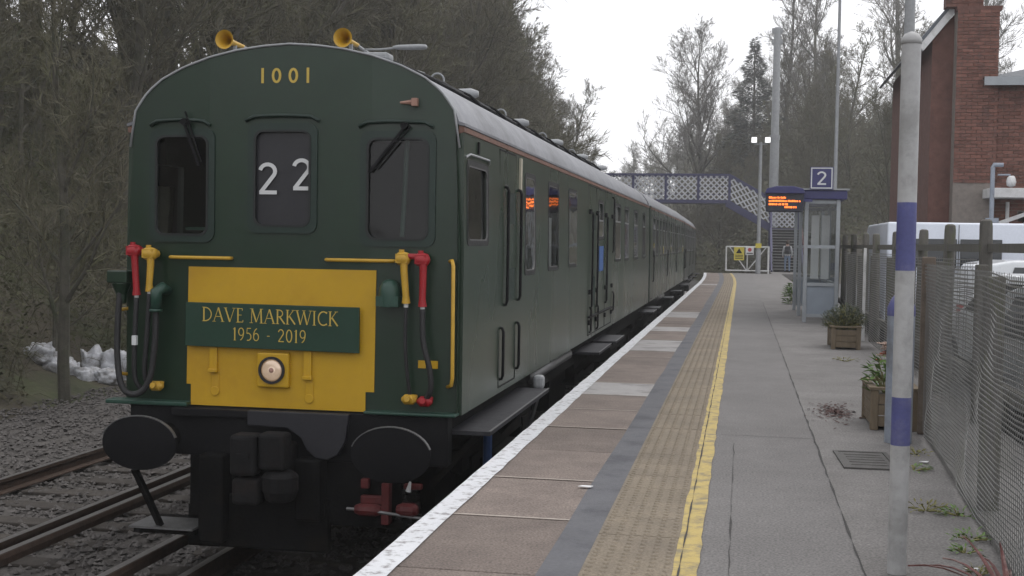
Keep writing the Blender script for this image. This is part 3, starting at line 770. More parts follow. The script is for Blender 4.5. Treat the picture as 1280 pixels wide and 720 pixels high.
def hose(pts, r=.02, name='hose', m_='rubber'):
    P_ = [Vector(p) for p in pts]; out = []
    for i in range(len(P_)-1):
        p0, p1, p2, p3 = P_[max(i-1, 0)], P_[i], P_[i+1], P_[min(i+2, len(P_)-1)]
        for t in [k/6 for k in range(6)]:
            out.append(.5*((2*p1)+(-p0+p2)*t+(2*p0-5*p1+4*p2-p3)*t*t+(-p0+3*p1-3*p2+p3)*t**3))
    out.append(P_[-1])
    return MB().tube(out, r, 8).build(name, m_, train, (0, 0, ZO), smooth=True)
hose([(-1.143, -.09, 1.88), (-1.155, -.09, 1.6), (-1.16, -.08, 1.3), (-1.12, -.06, 1.2)])
hose([(-1.04, -.09, 1.91), (-1.06, -.09, 1.6), (-1.08, -.08, 1.32), (-1.05, -.06, 1.22)])
hose([(-.985, -.10, 1.82), (-.99, -.10, 1.55), (-1.03, -.11, 1.27), (-1.13, -.12, 1.165), (-1.24, -.12, 1.22), (-1.29, -.10, 1.45), (-1.295, -.08, 1.75), (-1.29, -.06, 1.92)], .024)
hose([(.917, -.09, 1.86), (.915, -.09, 1.6), (.93, -.08, 1.38), (.945, -.05, 1.22)], .014)
hose([(1.038, -.09, 1.85), (1.05, -.10, 1.62), (1.10, -.10, 1.42), (1.105, -.09, 1.28), (1.06, -.06, 1.20)], .021)
g1 = MB().tube([(-.93, .0, 1.93), (-.95, -.07, 1.955), (-.98, -.1, 1.93), (-.985, -.10, 1.80)], [.03, .045, .045, .038], 12)
g1.lathe([(.048, 1.78), (.048, 1.80)], 12, (-.985, -.1, 0)); g1.build('swan_neck', 'green_lip', train, (0, 0, ZO), smooth=True)
g2 = MB().box((-1.375, -.11, 1.985), (-1.215, .05, 2.075)); g2.lathe([(.035, 1.83), (.04, 1.9), (.075, 1.985)], 12, (-1.29, -.04, 0)); g2.build('jumper_socket', 'green', train, (0, 0, ZO), bevel=.008)
g3 = MB().lathe([(.075, 1.86), (.078, 1.95), (.072, 2.0), (.05, 2.04), (.015, 2.055)], 16, (.787, -.06, 0)); g3.box((.705, -.13, 1.865), (.868, .01, 1.935)); g3.build('jumper_dome', 'green_lip', train, (0, 0, ZO), autos=40)
for x, z, m_ in ((1.055, 1.19, 'red_paint'), (.94, 1.20, 'yellow_rail'), (-1.0, 1.225, 'yellow_rail')):
    h = MB().lathe([(.015, -.055), (.038, -.03), (.038, .03), (.015, .055)], 10, (x, -.055, z), 'x'); h.tube([(x, -.02, z), (x, -.12, z+.012)], .022, 8); h.tube([(x+.04, -.055, z), (x+.045, -.055, z+.035)], .018, 8)
    h.build('air_cock', m_, train, (0, 0, ZO), autos=40)
for x in (.985, 1.075):
    MB().box((x, .012, 1.42), (x+.055, .022, 1.475)).build('data_plate', 'yellow', train, (0, 0, ZO))
MB().box((-1.16, -.13, 1.53), (-1.125, -.10, 1.60)).build('hose_tag', 'letter_white', train, (0, 0, ZO))
# buffer beam, buffers, coupler
MB().box((-1.22, -.03, .72), (1.22, .12, 1.08)).build('buffer_beam', 'black_paint', train, (0, 0, ZO), bevel=.01)
pl = MB().box((-.86, -.10, 1.02), (-.2, -.03, 1.075)); pl.build('beam_plate', 'black_paint', train, (0, 0, ZO), bevel=.006)
rb = [(-.25, 1.085), (.52, 1.085), (.49, .88), (.44, .79), (.36, .75), (.27, .76), (.2, .82), (.16, .9), (.06, .965), (-.25, .975)]
MB().prism(rb, lambda p, t: (p[0], t, p[1]), -.14, -.09).build('rubbing_plate', 'dark_plate', train, (0, 0, ZO), bevel=.008)
for x in (-.925, .925):
    bf = MB().tube([(x, -.02, .845), (x, -.30, .845)], .11, 16); bf.tube([(x, -.3, .845), (x, -.44, .845)], .075, 16)
    bo = bf.build('buffer', 'black_grime', train, (0, 0, ZO), autos=40)
    MB().lathe([(.27, 0), (.285, -.012), (.28, -.030), (.2, -.042), (.0, -.046)], 44, (x, -.44, .865), 'y', 1.0, .68).build('buffer_head', 'buffer_black', bo, autos=35)
    ring(MB(), [(x+0.2820*math.cos(R(a)), .865+.192*math.sin(R(a))) for a in range(15, 166, 10)] + [(x+0.2820*math.cos(R(a)), .865+.192*math.sin(R(a))) for a in range(165, 14, -10)],
         [(x+0.2890*math.cos(R(a)), .865+.199*math.sin(R(a))) for a in range(15, 166, 10)] + [(x+0.2825*math.cos(R(a)), .865+.1925*math.sin(R(a))) for a in range(165, 14, -10)], lambda p, t: (p[0], t, p[1]), -.445, -.475).build('worn_rim', 'steel_worn', bo)
cpb = MB().box((-.26, -.44, .66), (-.07, -.25, .95)); cpb.box((-.07, -.40, .70), (.13, -.22, .96)); cpb.box((-.25, -.42, .45), (-.05, -.26, .64)); cpb.lathe([(.10, .47), (.13, .55), (.13, .65), (.1, .69)], 14, (.07, -.30, 0)); cpb.box((-.12, -.3, .64), (.1, .0, .86))
cpb.build('coupler', 'coupler', train, (0, 0, ZO), bevel=.03, seg=3)
MB().box((-.20, -.449, .79), (-.11, -.43, .82)).build('coupler_slot', 'black_paint', train, (0, 0, ZO))
cu = MB().box((-.62, -.16, .1), (-.42, .05, .75)); cu.box((.12, -.16, .30), (.32, .05, .75)); cu.box((-.5, -.06, .05), (.35, .02, .45)); cu.box((-.75, -.02, .25), (.75, .5, .80))
cu.build('draw_gear', 'black_grime', train, (0, 0, ZO), bevel=.02)
rd = MB().box((.76, -.12, .30), (.82, -.04, .60)); rd.box((.60, -.10, .44), (.80, -.05, .50)); rd.lathe([(.03, -.1), (.045, -.06), (.045, .06), (.03, .1)], 10, (.66, -.1, .40), 'x'); rd.lathe([(.03, -.08), (.05, -.04), (.05, .05), (.03, .08)], 10, (.95, -.1, .415), 'x'); rd.box((.60, -.1, .55), (.66, -.05, .62)); rd.box((.92, -.1, .56), (1.05, -.05, .60))
rd.build('air_isolator', 'red_dirty', train, (0, 0, ZO), bevel=.008)
MB().tube([(.985, -.16, .63), (.97, -.16, .56)], [.008, .02], 8).build('white_tag', 'letter_white', train, (0, 0, ZO))
MB().tube([(.5, -.1, .40), (.6, -.11, .40), (.80, -.13, .39), (1.06, -.11, .36)], .012, 6).build('brake_pipe', 'steel_worn', train, (0, 0, ZO))
gd = MB().bar((-1.0, -.38, .66), (-.90, -.18, .22), .06, .03); gd.box((-1.1, -.2, .16), (-.62, .25, .20)); gd.build('guard_iron', 'black_grime', train, (0, 0, ZO))
MB().box((-1.12, -.24, .20), (-.62, .1, .215)).build('shoe_beam_plate', 'steel_worn', train, (0, 0, ZO))
MB().box((-.86, .2, -.02), (-.60, 1.2, .3)).build('shoe_gear', 'black_grime', train, (0, 0, ZO), bevel=.01)
# cab interior
MB().box((-1.2, 1.35, 1.1), (1.2, 1.39, 3.15)).build('cab_bulkhead', 'interior', train, (0, 0, ZO))
MB().box((-1.15, .12, 1.1), (1.15, .5, 2.2)).build('control_desk', 'interior', train, (0, 0, ZO), bevel=.03)
MB().tube([(.86, .10, 3.1), (.845, .10, 2.7), (.83, .1, 2.36)], .018, 6).build('blind_cord', 'green_lip', train, (0, 0, ZO))
MB().box((-.83, .06, 2.385), (-.62, .09, 2.41)).build('window_ledge', 'green_lip', train, (0, 0, ZO))
MB().box((-.95, 1.28, 2.2), (-.75, 1.34, 2.75)).build('cab_notice', 'cream', train, (0, 0, ZO))
for y in [10.6+i*1.55 for i in range(5)]:
    for x in (-.75, .65):
        s_ = MB().box((x-.42, y-.08, 1.2), (x+.42, y+.08, 2.35)); s_.box((x-.42, y-.5, 1.45), (x+.42, y+.5, 1.62)); s_.build('passenger_seat', 'seat', train, (0, 0, ZO), bevel=.03)
MB().box((-1.2, 2.4, 1.1), (1.2, 2.44, 3.15)).build('bulkhead', 'cream', train, (0, 0, ZO)); MB().box((-1.2, 7.2, 1.1), (1.2, 7.24, 3.15)).build('bulkhead', 'interior', train, (0, 0, ZO))
MB().box((-.6, 2.6, 1.1), (.15, 6.8, 2.6)).build('engine_casing', 'interior', train, (0, 0, ZO), bevel=.03)
# side doors and rails
def door_lines(ya, yb, z0=1.13, z1=3.10, nm_='door'):
    d = MB(); ring(d, [(ya+.012, z0+.012), (yb-.012, z0+.012), (yb-.012, z1-.012), (ya+.012, z1-.012)], [(ya, z0), (yb, z0), (yb, z1), (ya, z1)], lambda p, t: (hw(p[1])+t, p[0], p[1]), .0252, .029)
    return d.build(nm_, 'black_paint', train, (0, 0, ZO))
def recess(ya, yb, z0, z1):
    d = MB(); d.add([(hw(z)+.0275, y, z) for y, z in ((ya, z0), (yb, z0), (yb, z1), (ya, z1))], [(0, 1, 2, 3)])
    o = d.build('grab_recess', 'frame_green', train, (0, 0, ZO)); return o
dr = door_lines(1.40, 2.16, nm_='cab_door'); recess(1.70, 2.10, 1.84, 2.76)
vrail(train, 1.62, 1.80, 2.80); vrail(train, 2.24, 1.82, 2.80); vrail(train, 1.48, 1.19, 1.63); vrail(train, 2.22, 1.21, 1.63)
MB().box((1.29, 2.28, 2.78), (1.31, 2.34, 3.08)).build('data_strip', 'cream', train, (0, 0, ZO))
MB().box((1.29, .52, 2.99), (1.30, .56, 3.08)).build('drip_mark', 'black_paint', train, (0, 0, ZO))
MB().tube([(1.29, .12, 2.94), (1.305, .2, 2.965), (1.305, .88, 2.965), (1.29, .95, 2.94)], .009, 6).build('rain_strip', 'galv', train, (0, 0, ZO))
door_lines(7.42, 8.3, nm_='luggage_door'); door_lines(8.32, 9.4, nm_='luggage_door'); door_lines(9.42, 10.35, nm_='guard_door')
recess(7.75, 8.2, 1.5, 2.72); recess(9.5, 9.9, 1.5, 2.72)
for y in (7.65, 8.25, 9.46): vrail(train, y, 1.47, 2.75)
for y in (7.6, 8.4): vrail(train, y, 1.16, 1.5)
vrail(train, 10.42, 2.2, 3.05); vrail(train, 10.5, 1.3, 1.6)
MB().box((1.3, 8.62, 1.95), (1.306, 9.12, 2.30)).build('blue_notice', 'blue_notice', train, (0, 0, ZO))
hb = MB()
for y in (7.5, 8.3, 9.4, 10.3):
    for z in (1.3, 1.7, 2.75): hb.box((1.295, y-.05, z-.03), (1.325, y+.05, z+.03))
hb.build('door_hinges', 'black_paint', train, (0, 0, ZO))
hb = MB().box((1.29, 7.45, 1.36), (1.335, 10.3, 1.385)); hb.build('door_bar', 'black_paint', train, (0, 0, ZO))
for i in range(3):
    yb = 17.55-.25*i
# foot boards
def footboard(ya, yb, z, xo=1.50, m_='dark_plate'):
    f = MB().box((1.15, ya, z-.03), (xo, yb, z)); fo = f.build('footboard', m_, train, (0, 0, ZO))
    MB().box((xo-.012, ya+.002, z+.001), (xo+.004, yb-.002, z+.006)).build('nosing', 'steel_worn', fo)
    for y in (ya+.1, yb-.1): MB().bar((xo-.1, y, z-.03), (1.05, y, z-.42), .03, .05).build('bracket', 'black_grime', fo)
footboard(.12, 2.9, .965, 1.50); MB().bar((1.42, 2.85, .96), (1.3, 2.7, .45), .03, .03).build('step_strut', 'steel_worn', train, (0, 0, ZO))
MB().box((1.34, 2.92, .95), (1.44, 3.04, 1.08)).build('step_bracket', 'galv', train, (0, 0, ZO), bevel=.03)
footboard(6.9, 8.4, .965, 1.52); footboard(9.0, 10.3, .945, 1.52); footboard(16.9, 18.0, .95, 1.5)
MB().tube([(1.12, 1.9, .9), (1.12, 1.9, .1)], .04, 8).build('blue_pipe', 'blue_notice', train, (0, 0, ZO))

# trailing coaches
def trail(y0, rz, x0, label, L_=17.0, paint='green_side'):
    W_ = [(.9+i*1.22, .9+i*1.22+(.55 if i % 3 else .8), 2.08, 2.95) for i in range(13)]
    r, rf = coach(y0, L_, W_, label, False, rz, x0, paint)
    global train
    keep = train; train = r
    for y in (.45, 6.0, 10.9, 16.6):
        door_lines(y-.3, y+.35); vrail(r, y+.42, 1.5, 2.2)
        footboard(y-.4, y+.5, .95)
    MB().box((-1.22, .0, 1.1), (1.22, .05, 3.2)).build('end_wall', 'black_paint', r, (0, 0, ZO))
    for y in [1.5+i*1.6 for i in range(9)]:
        for x in (-.75, .65):
            s_ = MB().box((x-.42, y-.08, 1.2), (x+.42, y+.08, 2.35)); s_.build('passenger_seat', 'seat', r, (0, 0, ZO))
    for i in range(5):
        v = MB().lathe([(.09, .0), (.115, .05), (.11, .1), (.05, .13)], 12, (.2, 1.5+3.4*i, ztop(.2)), 'z'); v.build('roof_vent', 'galv', r, (0, 0, ZO), autos=40)
    MB().box((-.45, -.42, 1.15), (.45, -.0, 3.1)).build('gangway', 'rubber', r, (0, 0, ZO))
    train = keep
    return r
c2 = trail(YF+18.52, R(.12), -3.25, 'second green train coach, coupled behind the leading coach')
c3 = trail(YF+36.35, R(.75), -3.31, 'third train coach in darker green, rearmost one in view', paint='green_dark')

# head board hanging on the nose
hbd = empty('headboard', (-3.25, YF-.06, RAIL_Z+ZO+1.52), 0, 'long green commemorative headboard with gold serif lettering across yellow panel', 'headboard')
MB().prism([(-.775, .013), (.564, -.002), (.562, .328), (-.769, .335)], lambda p, t: (p[0], t, p[1]), -.0, .022).build('board', 'green_lip', hbd, bevel=.003)
bpy.data.objects['board'].data.materials[0] = mat('board_green', (.010, .038, .022), .5, .1, 5, 0)
text(None, 'DAVE MARKWICK', SERIF, .102, lambda x, z, l: (-.640+x, -.0025-l, .200+z-.010*(x/1.04)), width=1.046, gap=.07, letters=('gold', hbd, (0, 0, 0)))
text(None, '1956 - 2019', SERIF, .092, lambda x, z, l: (-.400+x, -.0025-l, .066+z-.006*(x/.56)), width=.565, gap=.09, serif=.10, letters=('gold', hbd, (0, 0, 0)))

# ================================================================== PLATFORM FURNITURE
def cyl(r, z0, z1, n=20, x=0, y=0): return MB().lathe([(r, z0), (r, z1)], n, (x, y, 0))
pole = empty('sign_pole', (.70, 5.6, 0), 0, 'slim grey pole with two blue bands at the platform edge of the fence path', 'pole')
tag(pole, 'slim pale grey pole with two painted blue bands standing in front of planter')
cyl(.041, 0, .565, 24).build('lower_section', 'pole_grey', pole, autos=30)
cyl(.041, .565, .775, 24).build('blue_band', 'blue_pole', pole, autos=30)
cyl(.041, .775, 1.325, 24).build('middle_section', 'pole_grey', pole, autos=30)
cyl(.0415, 1.325, 1.62, 24).build('blue_band', 'blue_pole', pole, autos=30)
cyl(.041, 1.62, 2.30, 24).build('upper_section', 'pole_grey', pole, autos=30)
MB().lathe([(.043, 2.30), (.045, 2.32), (.03, 2.345), (.005, 2.355)], 20).build('cap', 'pole_grey', pole, smooth=True)

def lamp_column(x, y, h, label, heads=True):
    t = empty('lamp_column', (x, y, 0), 0, label, 'lamp post', 'lamp columns')
    cyl(.098, 0, .93, 20).build('base_compartment', 'pole_base', t, autos=30)
    MB().lathe([(.10, .93), (.101, .99), (.07, 1.06), (.05, 1.08)], 20).build('blue_collar', 'blue_pole', t, autos=30)
    MB().lathe([(.045, 1.08), (.030, h)], 16).build('shaft', 'galv', t, autos=30)
    if heads:
        a = MB().tube([(-.9, 0, h-.25), (-.45, 0, h-.02), (0, 0, h), (.45, 0, h-.02), (.9, 0, h-.25)], .022, 8).build('arm', 'galv', t)
        for s in (-1, 1):
            hd = MB().prism([(-.25, -.07), (.25, -.05), (.2, .06), (-.2, .05)], lambda p, q: (s*.95+p[0], q, h-.27+p[1]), -.1, .1).build('lamp_head', 'galv', t, bevel=.02)
            MB().box((s*.95-.18, -.08, h-.345), (s*.95+.18, .08, h-.33)).build('diffuser', 'lamp_glass', hd)
    return t
lamp_column(1.16, 9.42, 5.2, 'grey lamp column with wide blue collared base, right behind the slim pole')
lamp_column(1.98, 28.0, 7.6, 'grey lamp column with blue collar standing at the far corner of the shelter')

fl = empty('floodlight_mast', (.85, 65.0, 0), 0, 'tall grey floodlight post with two white lamps beside white gate', 'lamp post')
MB().lathe([(.13, 0), (.13, 1.2), (.10, 1.3), (.075, 6.75)], 14).build('shaft', 'galv', fl, autos=30)
MB().bar((-.36, 0, 6.65), (.36, 0, 6.65), .05, .05).build('crossarm', 'galv', fl)
for s in (-1, 1):
    hd = MB().prism([(-.16, -.16), (.16, -.16), (.13, .16), (-.13, .16)], lambda p, q: (s*.34+p[0]*1, q-.05, 6.85+p[1]), -.14, .1).build('lamp_head', 'galv', fl, bevel=.02)
    MB().box((s*.34-.13, -.20, 6.72), (s*.34+.13, -.192, 6.98)).build('lamp_face', 'lamp_glass', hd)
for z, m_ in ((1.45, 'sign_yellow'),): MB().box((-.15, -.16, z-.12), (.15, -.14, z+.12)).build('band', m_, fl)
ms = empty('radio_mast', (1.95, 82.0, .2), 0, 'thick tall grey mast rising behind the footbridge stairs', 'mast')
MB().lathe([(.30, -.6), (.29, 8.2), (.25, 8.4), (.22, 15.2), (.16, 15.3)], 18).build('shaft', 'galv', ms, autos=30)
MB().lathe([(.33, 8.1), (.33, 8.4)], 18).build('flange', 'galv', ms)
for z in (14.2, 14.9): MB().box((-.35, -.08, z), (.35, .08, z+.35)).build('antenna', 'galv', ms)

# gate at the platform end
gt = empty('platform_gate', (.30, YE-.3, 0), 0, 'white tubular steel gate with warning signs closing off the platform end', 'gate')
MB().tube([(-1.08, 0, .12), (-1.08, 0, 1.40)], .04, 8).build('post', 'white_paint', gt); MB().tube([(1.08, 0, .0), (1.08, 0, 1.42)], .05, 8).build('post', 'white_paint', gt)
for z in (.14, 1.38): MB().tube([(-1.08, 0, z), (1.08, 0, z)], .035, 8).build('rail', 'white_paint', gt)
MB().tube([(0, 0, .14), (0, 0, 1.38)], .03, 8).build('upright', 'white_paint', gt)
MB().tube([(-.9, 0, 1.35), (-.05, 0, .18)], .028, 8).build('brace', 'white_paint', gt); MB().tube([(.95, 0, 1.35), (.05, 0, .18)], .028, 8).build('brace', 'white_paint', gt)
def plate(name, x, z, wx, wz, y, m_, label, cat, par=None):
    o = MB().box((-wx/2, -.01, -wz/2), (wx/2, .01, wz/2)).build(name, m_, None, (x, y, z), bevel=.004); tag(o, label, cat)
    return o
s1 = plate('warning_sign', -.12, 1.02, .52, .68, YE-.42, 'sign_yellow', 'yellow warning sign with black triangle hung on white gate', 'sign')
MB().prism([(-.16, .02), (.16, .02), (0, .28)], lambda p, t: (p[0], t, p[1]), -.014, -.011).build('triangle', 'black_paint', s1)
for i in range(3): MB().box((-.2, -.013, -.26+i*.08), (.2, -.011, -.225+i*.08)).build('print_line', 'black_paint', s1)
s2 = plate('notice_sign', .42, 1.18, .42, .42, YE-.42, 'sign_white', 'small white notice with red disc fixed on white gate', 'sign')
MB().lathe([(.10, -.014), (.10, -.011)], 20, (0, 0, .05), 'y').build('disc', 'sign_red', s2)
MB().box((-.16, -.013, -.16), (.16, -.011, -.11)).build('print_line', 'black_paint', s2)

# footbridge
fb_ = empty('footbridge', (0, 0, 0), 0, 'blue steel footbridge with white lattice parapets crossing above the train', 'footbridge')
BY = 76.0
def lattice(ax, az0, az1, bx, bz0, bz1, y, n=8, name='lattice_bar'):
    """diamond bars filling the quad between two posts; bottom edge z0, top z1 at both ends"""
    def pt(u, v): 
        return (ax+(bx-ax)*u, y, (az0+(bz0-az0)*u)+((az1-az0)+((bz1-bz0)-(az1-az0))*u)*v)
    wd = abs(bx-ax); ht = az1-az0; k = ht/wd
    step = 1/n*1.0
    for s in (1, -1):
        c = -1/1.0
        i = -n
        while i <= n*2:
            # line u = i*step + v*k (bars at 45 deg)
            ua, ub = i*step, i*step+k
            va, vb = 0., 1.
            if ub <= 0 or ua >= 1: i += 1; continue
            if ua < 0: va = -ua/k; ua = 0.
            if ub > 1: vb = (1-(i*step))/k; ub = 1.
            if vb-va < .05: i += 1; continue
            if s < 0: p, q = pt(1-ua, va), pt(1-ub, vb)
            else: p, q = pt(ua, va), pt(ub, vb)
            dy = .012*s
            MB().bar((p[0], p[1]+dy, p[2]), (q[0], q[1]+dy, q[2]), .085, .02, (0, 1, 0)).build(name, 'lattice_white', fb_)
            i += 1
posts = [-14.75, -12.7, -10.66, -8.63, -6.6, -4.62, -2.66, -.80]
for yb in (BY, BY+1.9):
    for x in posts:
        MB().box((x-.07, yb-.07, 4.05), (x+.07, yb+.07, 5.72)).build('parapet_post', 'blue_steel', fb_)
    MB().box((posts[0], yb-.09, 5.62), (posts[-1]+.06, yb+.09, 5.75)).build('top_rail', 'blue_steel', fb_)
    MB().box((posts[0], yb-.10, 3.97), (posts[-1]+.1, yb+.10, 4.17)).build('bottom_girder', 'blue_steel', fb_)
for a, b in zip(posts, posts[1:]):
    lattice(a+.07, 4.17, 5.62, b-.07, 4.17, 5.62, BY, 5)
for z in (4.55, 5.05): MB().box((posts[0], BY+1.88, z), (posts[-1], BY+1.92, z+.05)).build('mid_rail', 'blue_steel', fb_)
MB().box((posts[0], BY+.1, 3.98), (posts[-1], BY+1.8, 4.08)).build('deck', 'blue_steel', fb_)
# stair flight to the right, then a flight toward the camera
for yb in (BY, BY+1.9):
    MB().bar((-.8, yb, 5.68), (1.75, yb, 4.25), .12, .14).build('stair_top_rail', 'blue_steel', fb_)
    MB().bar((-.95, yb, 4.02), (1.72, yb, 2.52), .12, .40).build('stair_stringer', 'blue_steel', fb_)
lattice(-.72, 4.15, 5.55, 1.6, 2.85, 4.25, BY, 6)
for i in range(9):
    x = -.7+i*.27; z = 3.95-i*.152
    MB().box((x, BY+.08, z-.03), (x+.28, BY+1.82, z+.02)).build('tread', 'grate', fb_)
MB().box((1.6, BY-.1, 2.4), (3.5, BY+2.0, 2.52)).build('landing', 'blue_steel', fb_)
for x in (1.68, 3.42):
    MB().box((x-.08, BY-.12, -.1), (x+.08, BY+.04, 4.3)).build('landing_post', 'blue_steel', fb_)
    MB().box((x-.08, BY+1.9, -.1), (x+.08, BY+2.06, 4.3)).build('landing_post', 'blue_steel', fb_)
    MB().bar((x, BY-.1, 3.6), (x, BY-5.0, 1.1), .06, .08).build('stair_handrail', 'red_dirty' if x > 3 else 'blue_steel', fb_)
    MB().bar((x, BY-.0, 2.42), (x, BY-5.2, -.05), .08, .34).build('stair_stringer', 'blue_steel', fb_)
for i in range(15):
    z = .17+i*.163; y = BY-5.0+i*.335
    MB().box((1.78, y, z-.15), (3.32, y+.02, z-.03)).build('riser', 'black_paint', fb_)
    MB().box((1.77, y-.03, z-.03), (3.33, y+.34, z)).build('tread', 'grate', fb_)
lattice(1.76, 2.62, 3.6, 3.34, 2.62, 3.6, BY+1.97, 5)
MB().box((1.7, BY+1.9, 3.58), (3.4, BY+2.02, 3.70)).build('landing_rail', 'blue_steel', fb_)
MB().box((2.2, 68.9, 0), (2.24, 70.5, 1.0)).build('side_panel', 'white_paint', fb_)
bpy.data.objects['side_panel'].location.x = 1.15
pe = MB().box((1.6, YE-.02, -1.4), (4.2, 78, -.004)); tag(pe.build('stair_apron', 'asphalt_b'), kind='structure')

# person climbing: standing at the foot of the stairs, seen from behind
def person(loc):
    root = empty('person', loc, 0, 'person in blue jeans and pale top with dark backpack at bridge stairs', 'person')
    V = [(0, 0, .95), (0, .01, 1.15), (0, 0, 1.38), (0, .01, 1.50), (0, .02, 1.60), (0, .02, 1.72),
         (.10, 0, .90), (.11, .05, .50), (.12, -.02, .09), (.12, .12, .04),
         (-.10, 0, .90), (-.11, .08, .52), (-.11, .14, .16), (-.11, .26, .12),
         (.18, 0, 1.40), (.24, -.03, 1.14), (.23, .06, .92), (.22, .10, .83),
         (-.18, 0, 1.40), (-.25, -.02, 1.14), (-.24, .10, .93), (-.23, .14, .84)]
    E_ = [(0,1),(1,2),(2,3),(3,4),(4,5),(0,6),(6,7),(7,8),(8,9),(0,10),(10,11),(11,12),(12,13),(2,14),(14,15),(15,16),(16,17),(2,18),(18,19),(19,20),(20,21)]
    rad = [.15,.14,.16,.06,.09,.085,.095,.065,.045,.04,.095,.065,.045,.04,.065,.048,.038,.04,.065,.048,.038,.04]
    me = bpy.data.meshes.new('body'); me.from_pydata(V, E_, []); ob = bpy.data.objects.new('body', me); col.objects.link(ob)
    sk = ob.modifiers.new('s', 'SKIN'); me_s = me.skin_vertices[0].data if me.skin_vertices else None
    if me_s is None:
        bpy.context.view_layer.objects.active = ob
        bpy.ops.mesh.customdata_skin_add(); me_s = me.skin_vertices[0].data
    for i, r_ in enumerate(rad): me_s[i].radius = (r_, r_*.85)
    me_s[0].use_root = True
    ss = ob.modifiers.new('ss', 'SUBSURF'); ss.levels = 2; ss.render_levels = 2
    bpy.context.view_layer.update()
    dg = bpy.context.evaluated_depsgraph_get(); m2 = bpy.data.meshes.new_from_object(ob.evaluated_get(dg))
    bpy.data.objects.remove(ob)
    for n_ in ('shirt', 'jeans', 'skin', 'black_paint', 'hair'): m2.materials.append(MATS[n_])
    for p in m2.polygons:
        z = p.center.z
        p.material_index = 3 if z < .11 else 1 if (z < .93 and abs(p.center.x) < .2) else 2 if z > 1.47 or (z < .9 and abs(p.center.x) > .19) else 0
        p.use_smooth = True
    b = bpy.data.objects.new('body', m2); col.objects.link(b); b.parent = root
    MB().lathe([(.03, -.10), (.095, -.06), (.112, .02), (.10, .08), (.05, .125), (.0, .135)], 16, (0, .0, 1.655), 'z', .95, 1.1).build('hair', 'hair', root, smooth=True)
    bp = MB().box((-.15, -.29, 1.02), (.15, -.13, 1.45)); bo = bp.build('backpack', 'backpack', root, bevel=.05, seg=3)
    MB().box((-.11, -.34, 1.05), (.11, -.28, 1.24)).build('pocket', 'backpack', bo, bevel=.025)
    for s in (-1, 1): MB().tube([(s*.1, -.13, 1.42), (s*.11, -.02, 1.55), (s*.12, .12, 1.45), (s*.12, .15, 1.25)], .02, 6).build('strap', 'backpack', bo)
    return root
person((2.46, 69.0, 0))

# ------------------------------------------------------------------ waiting shelter
sh = empty('waiting_shelter', (1.16, 24.0, 0), 0, 'grey framed glass waiting shelter with blue fascia on the platform', 'shelter')
SW, SL, SH = .64, 4.6, 2.32
for x in (.03, SW-.03):
    for y in (.03, SL/2, SL-.03):
        MB().box((x-.035, y-.035, 0), (x+.035, y+.035, SH)).build('post', 'shelter_grey', sh, bevel=.006)
def shelter_wall(p0, p1):
    p0 = Vector(p0); p1 = Vector(p1)
    for z in (.13, .72, 1.13+.30, SH-.05):
        MB().bar((p0.x, p0.y, z), (p1.x, p1.y, z), .05, .06).build('rail', 'shelter_grey', sh)
    for za, zb, m_, nm_ in ((.16, .69, 'shelter_panel', 'lower_panel'), (.75, 1.40, 'glass_shelter', 'pane'), (1.46, 2.24, 'glass_shelter', 'pane')):
        MB().add([(p0.x, p0.y, za), (p1.x, p1.y, za), (p1.x, p1.y, zb), (p0.x, p0.y, zb)], [(0, 1, 2, 3)]).build(nm_, m_, sh)
shelter_wall((.07, .03, 0), (SW-.07, .03, 0)); shelter_wall((.07, SL-.03, 0), (SW-.07, SL-.03, 0))
shelter_wall((SW-.03, .07, 0), (SW-.03, SL/2-.04, 0)); shelter_wall((SW-.03, SL/2+.04, 0), (SW-.03, SL-.07, 0))
MB().box((-.12, -.08, SH), (SW+.12, SL+.08, SH+.17)).build('fascia', 'sign_blue', sh, bevel=.02)
MB().box((-.16, -.12, SH+.17), (SW+.16, SL+.12, SH+.20)).build('roof_panel', 'galv', sh)
MB().box((.35, .6, .42), (SW-.1, SL-.6, .47)).build('bench', 'shelter_panel', sh)
for x in (.28, .48):
    MB().box((x-.09, 1.2, .8), (x+.06, 1.23, 2.05)).build('poster', 'sign_white', sh)
pn = empty('platform_number_sign', (1.44, 23.86, 2.50), 0, 'square dark blue platform sign with white border and number 2', 'sign')
MB().box((-.21, -.015, 0), (.21, .015, .42)).build('plate', 'sign_blue', pn)
ring(MB(), [(-.175, .035), (.175, .035), (.175, .385), (-.175, .385)], [(-.195, .015), (.195, .015), (.195, .405), (-.195, .405)], lambda p, t: (p[0], t, p[1]), -.019, -.0155).build('border', 'letter_white', pn)
text(None, '2', SANS, .25, lambda x, z, l: (-.09+x, -.018-l, .085+z), width=.18, letters=('letter_white', pn, (0, 0, 0)))
dp = empty('departure_display', (.77, 23.75, 2.07), 0, 'dark departure display with glowing orange text lines hung by the shelter', 'display')
MB().prism([(-.34, 0), (.34, 0), (.35, .34), (.30, .42), (.15, .455), (-.15, .455), (-.30, .42), (-.35, .34)], lambda p, t: (p[0], t, p[1]), -.10, .12).build('case', 'display_case', dp, bevel=.015)
MB().prism([(-.37, .34), (.37, .34), (.33, .43), (.16, .475), (-.16, .475), (-.33, .43)], lambda p, t: (p[0], t, p[1]), -.16, .14).build('hood', 'sign_blue', dp, bevel=.01)
MB().bar((.34, .02, .22), (.50, .1, .22), .05, .05).build('bracket', 'sign_blue', dp)
rnd = random.Random(5)
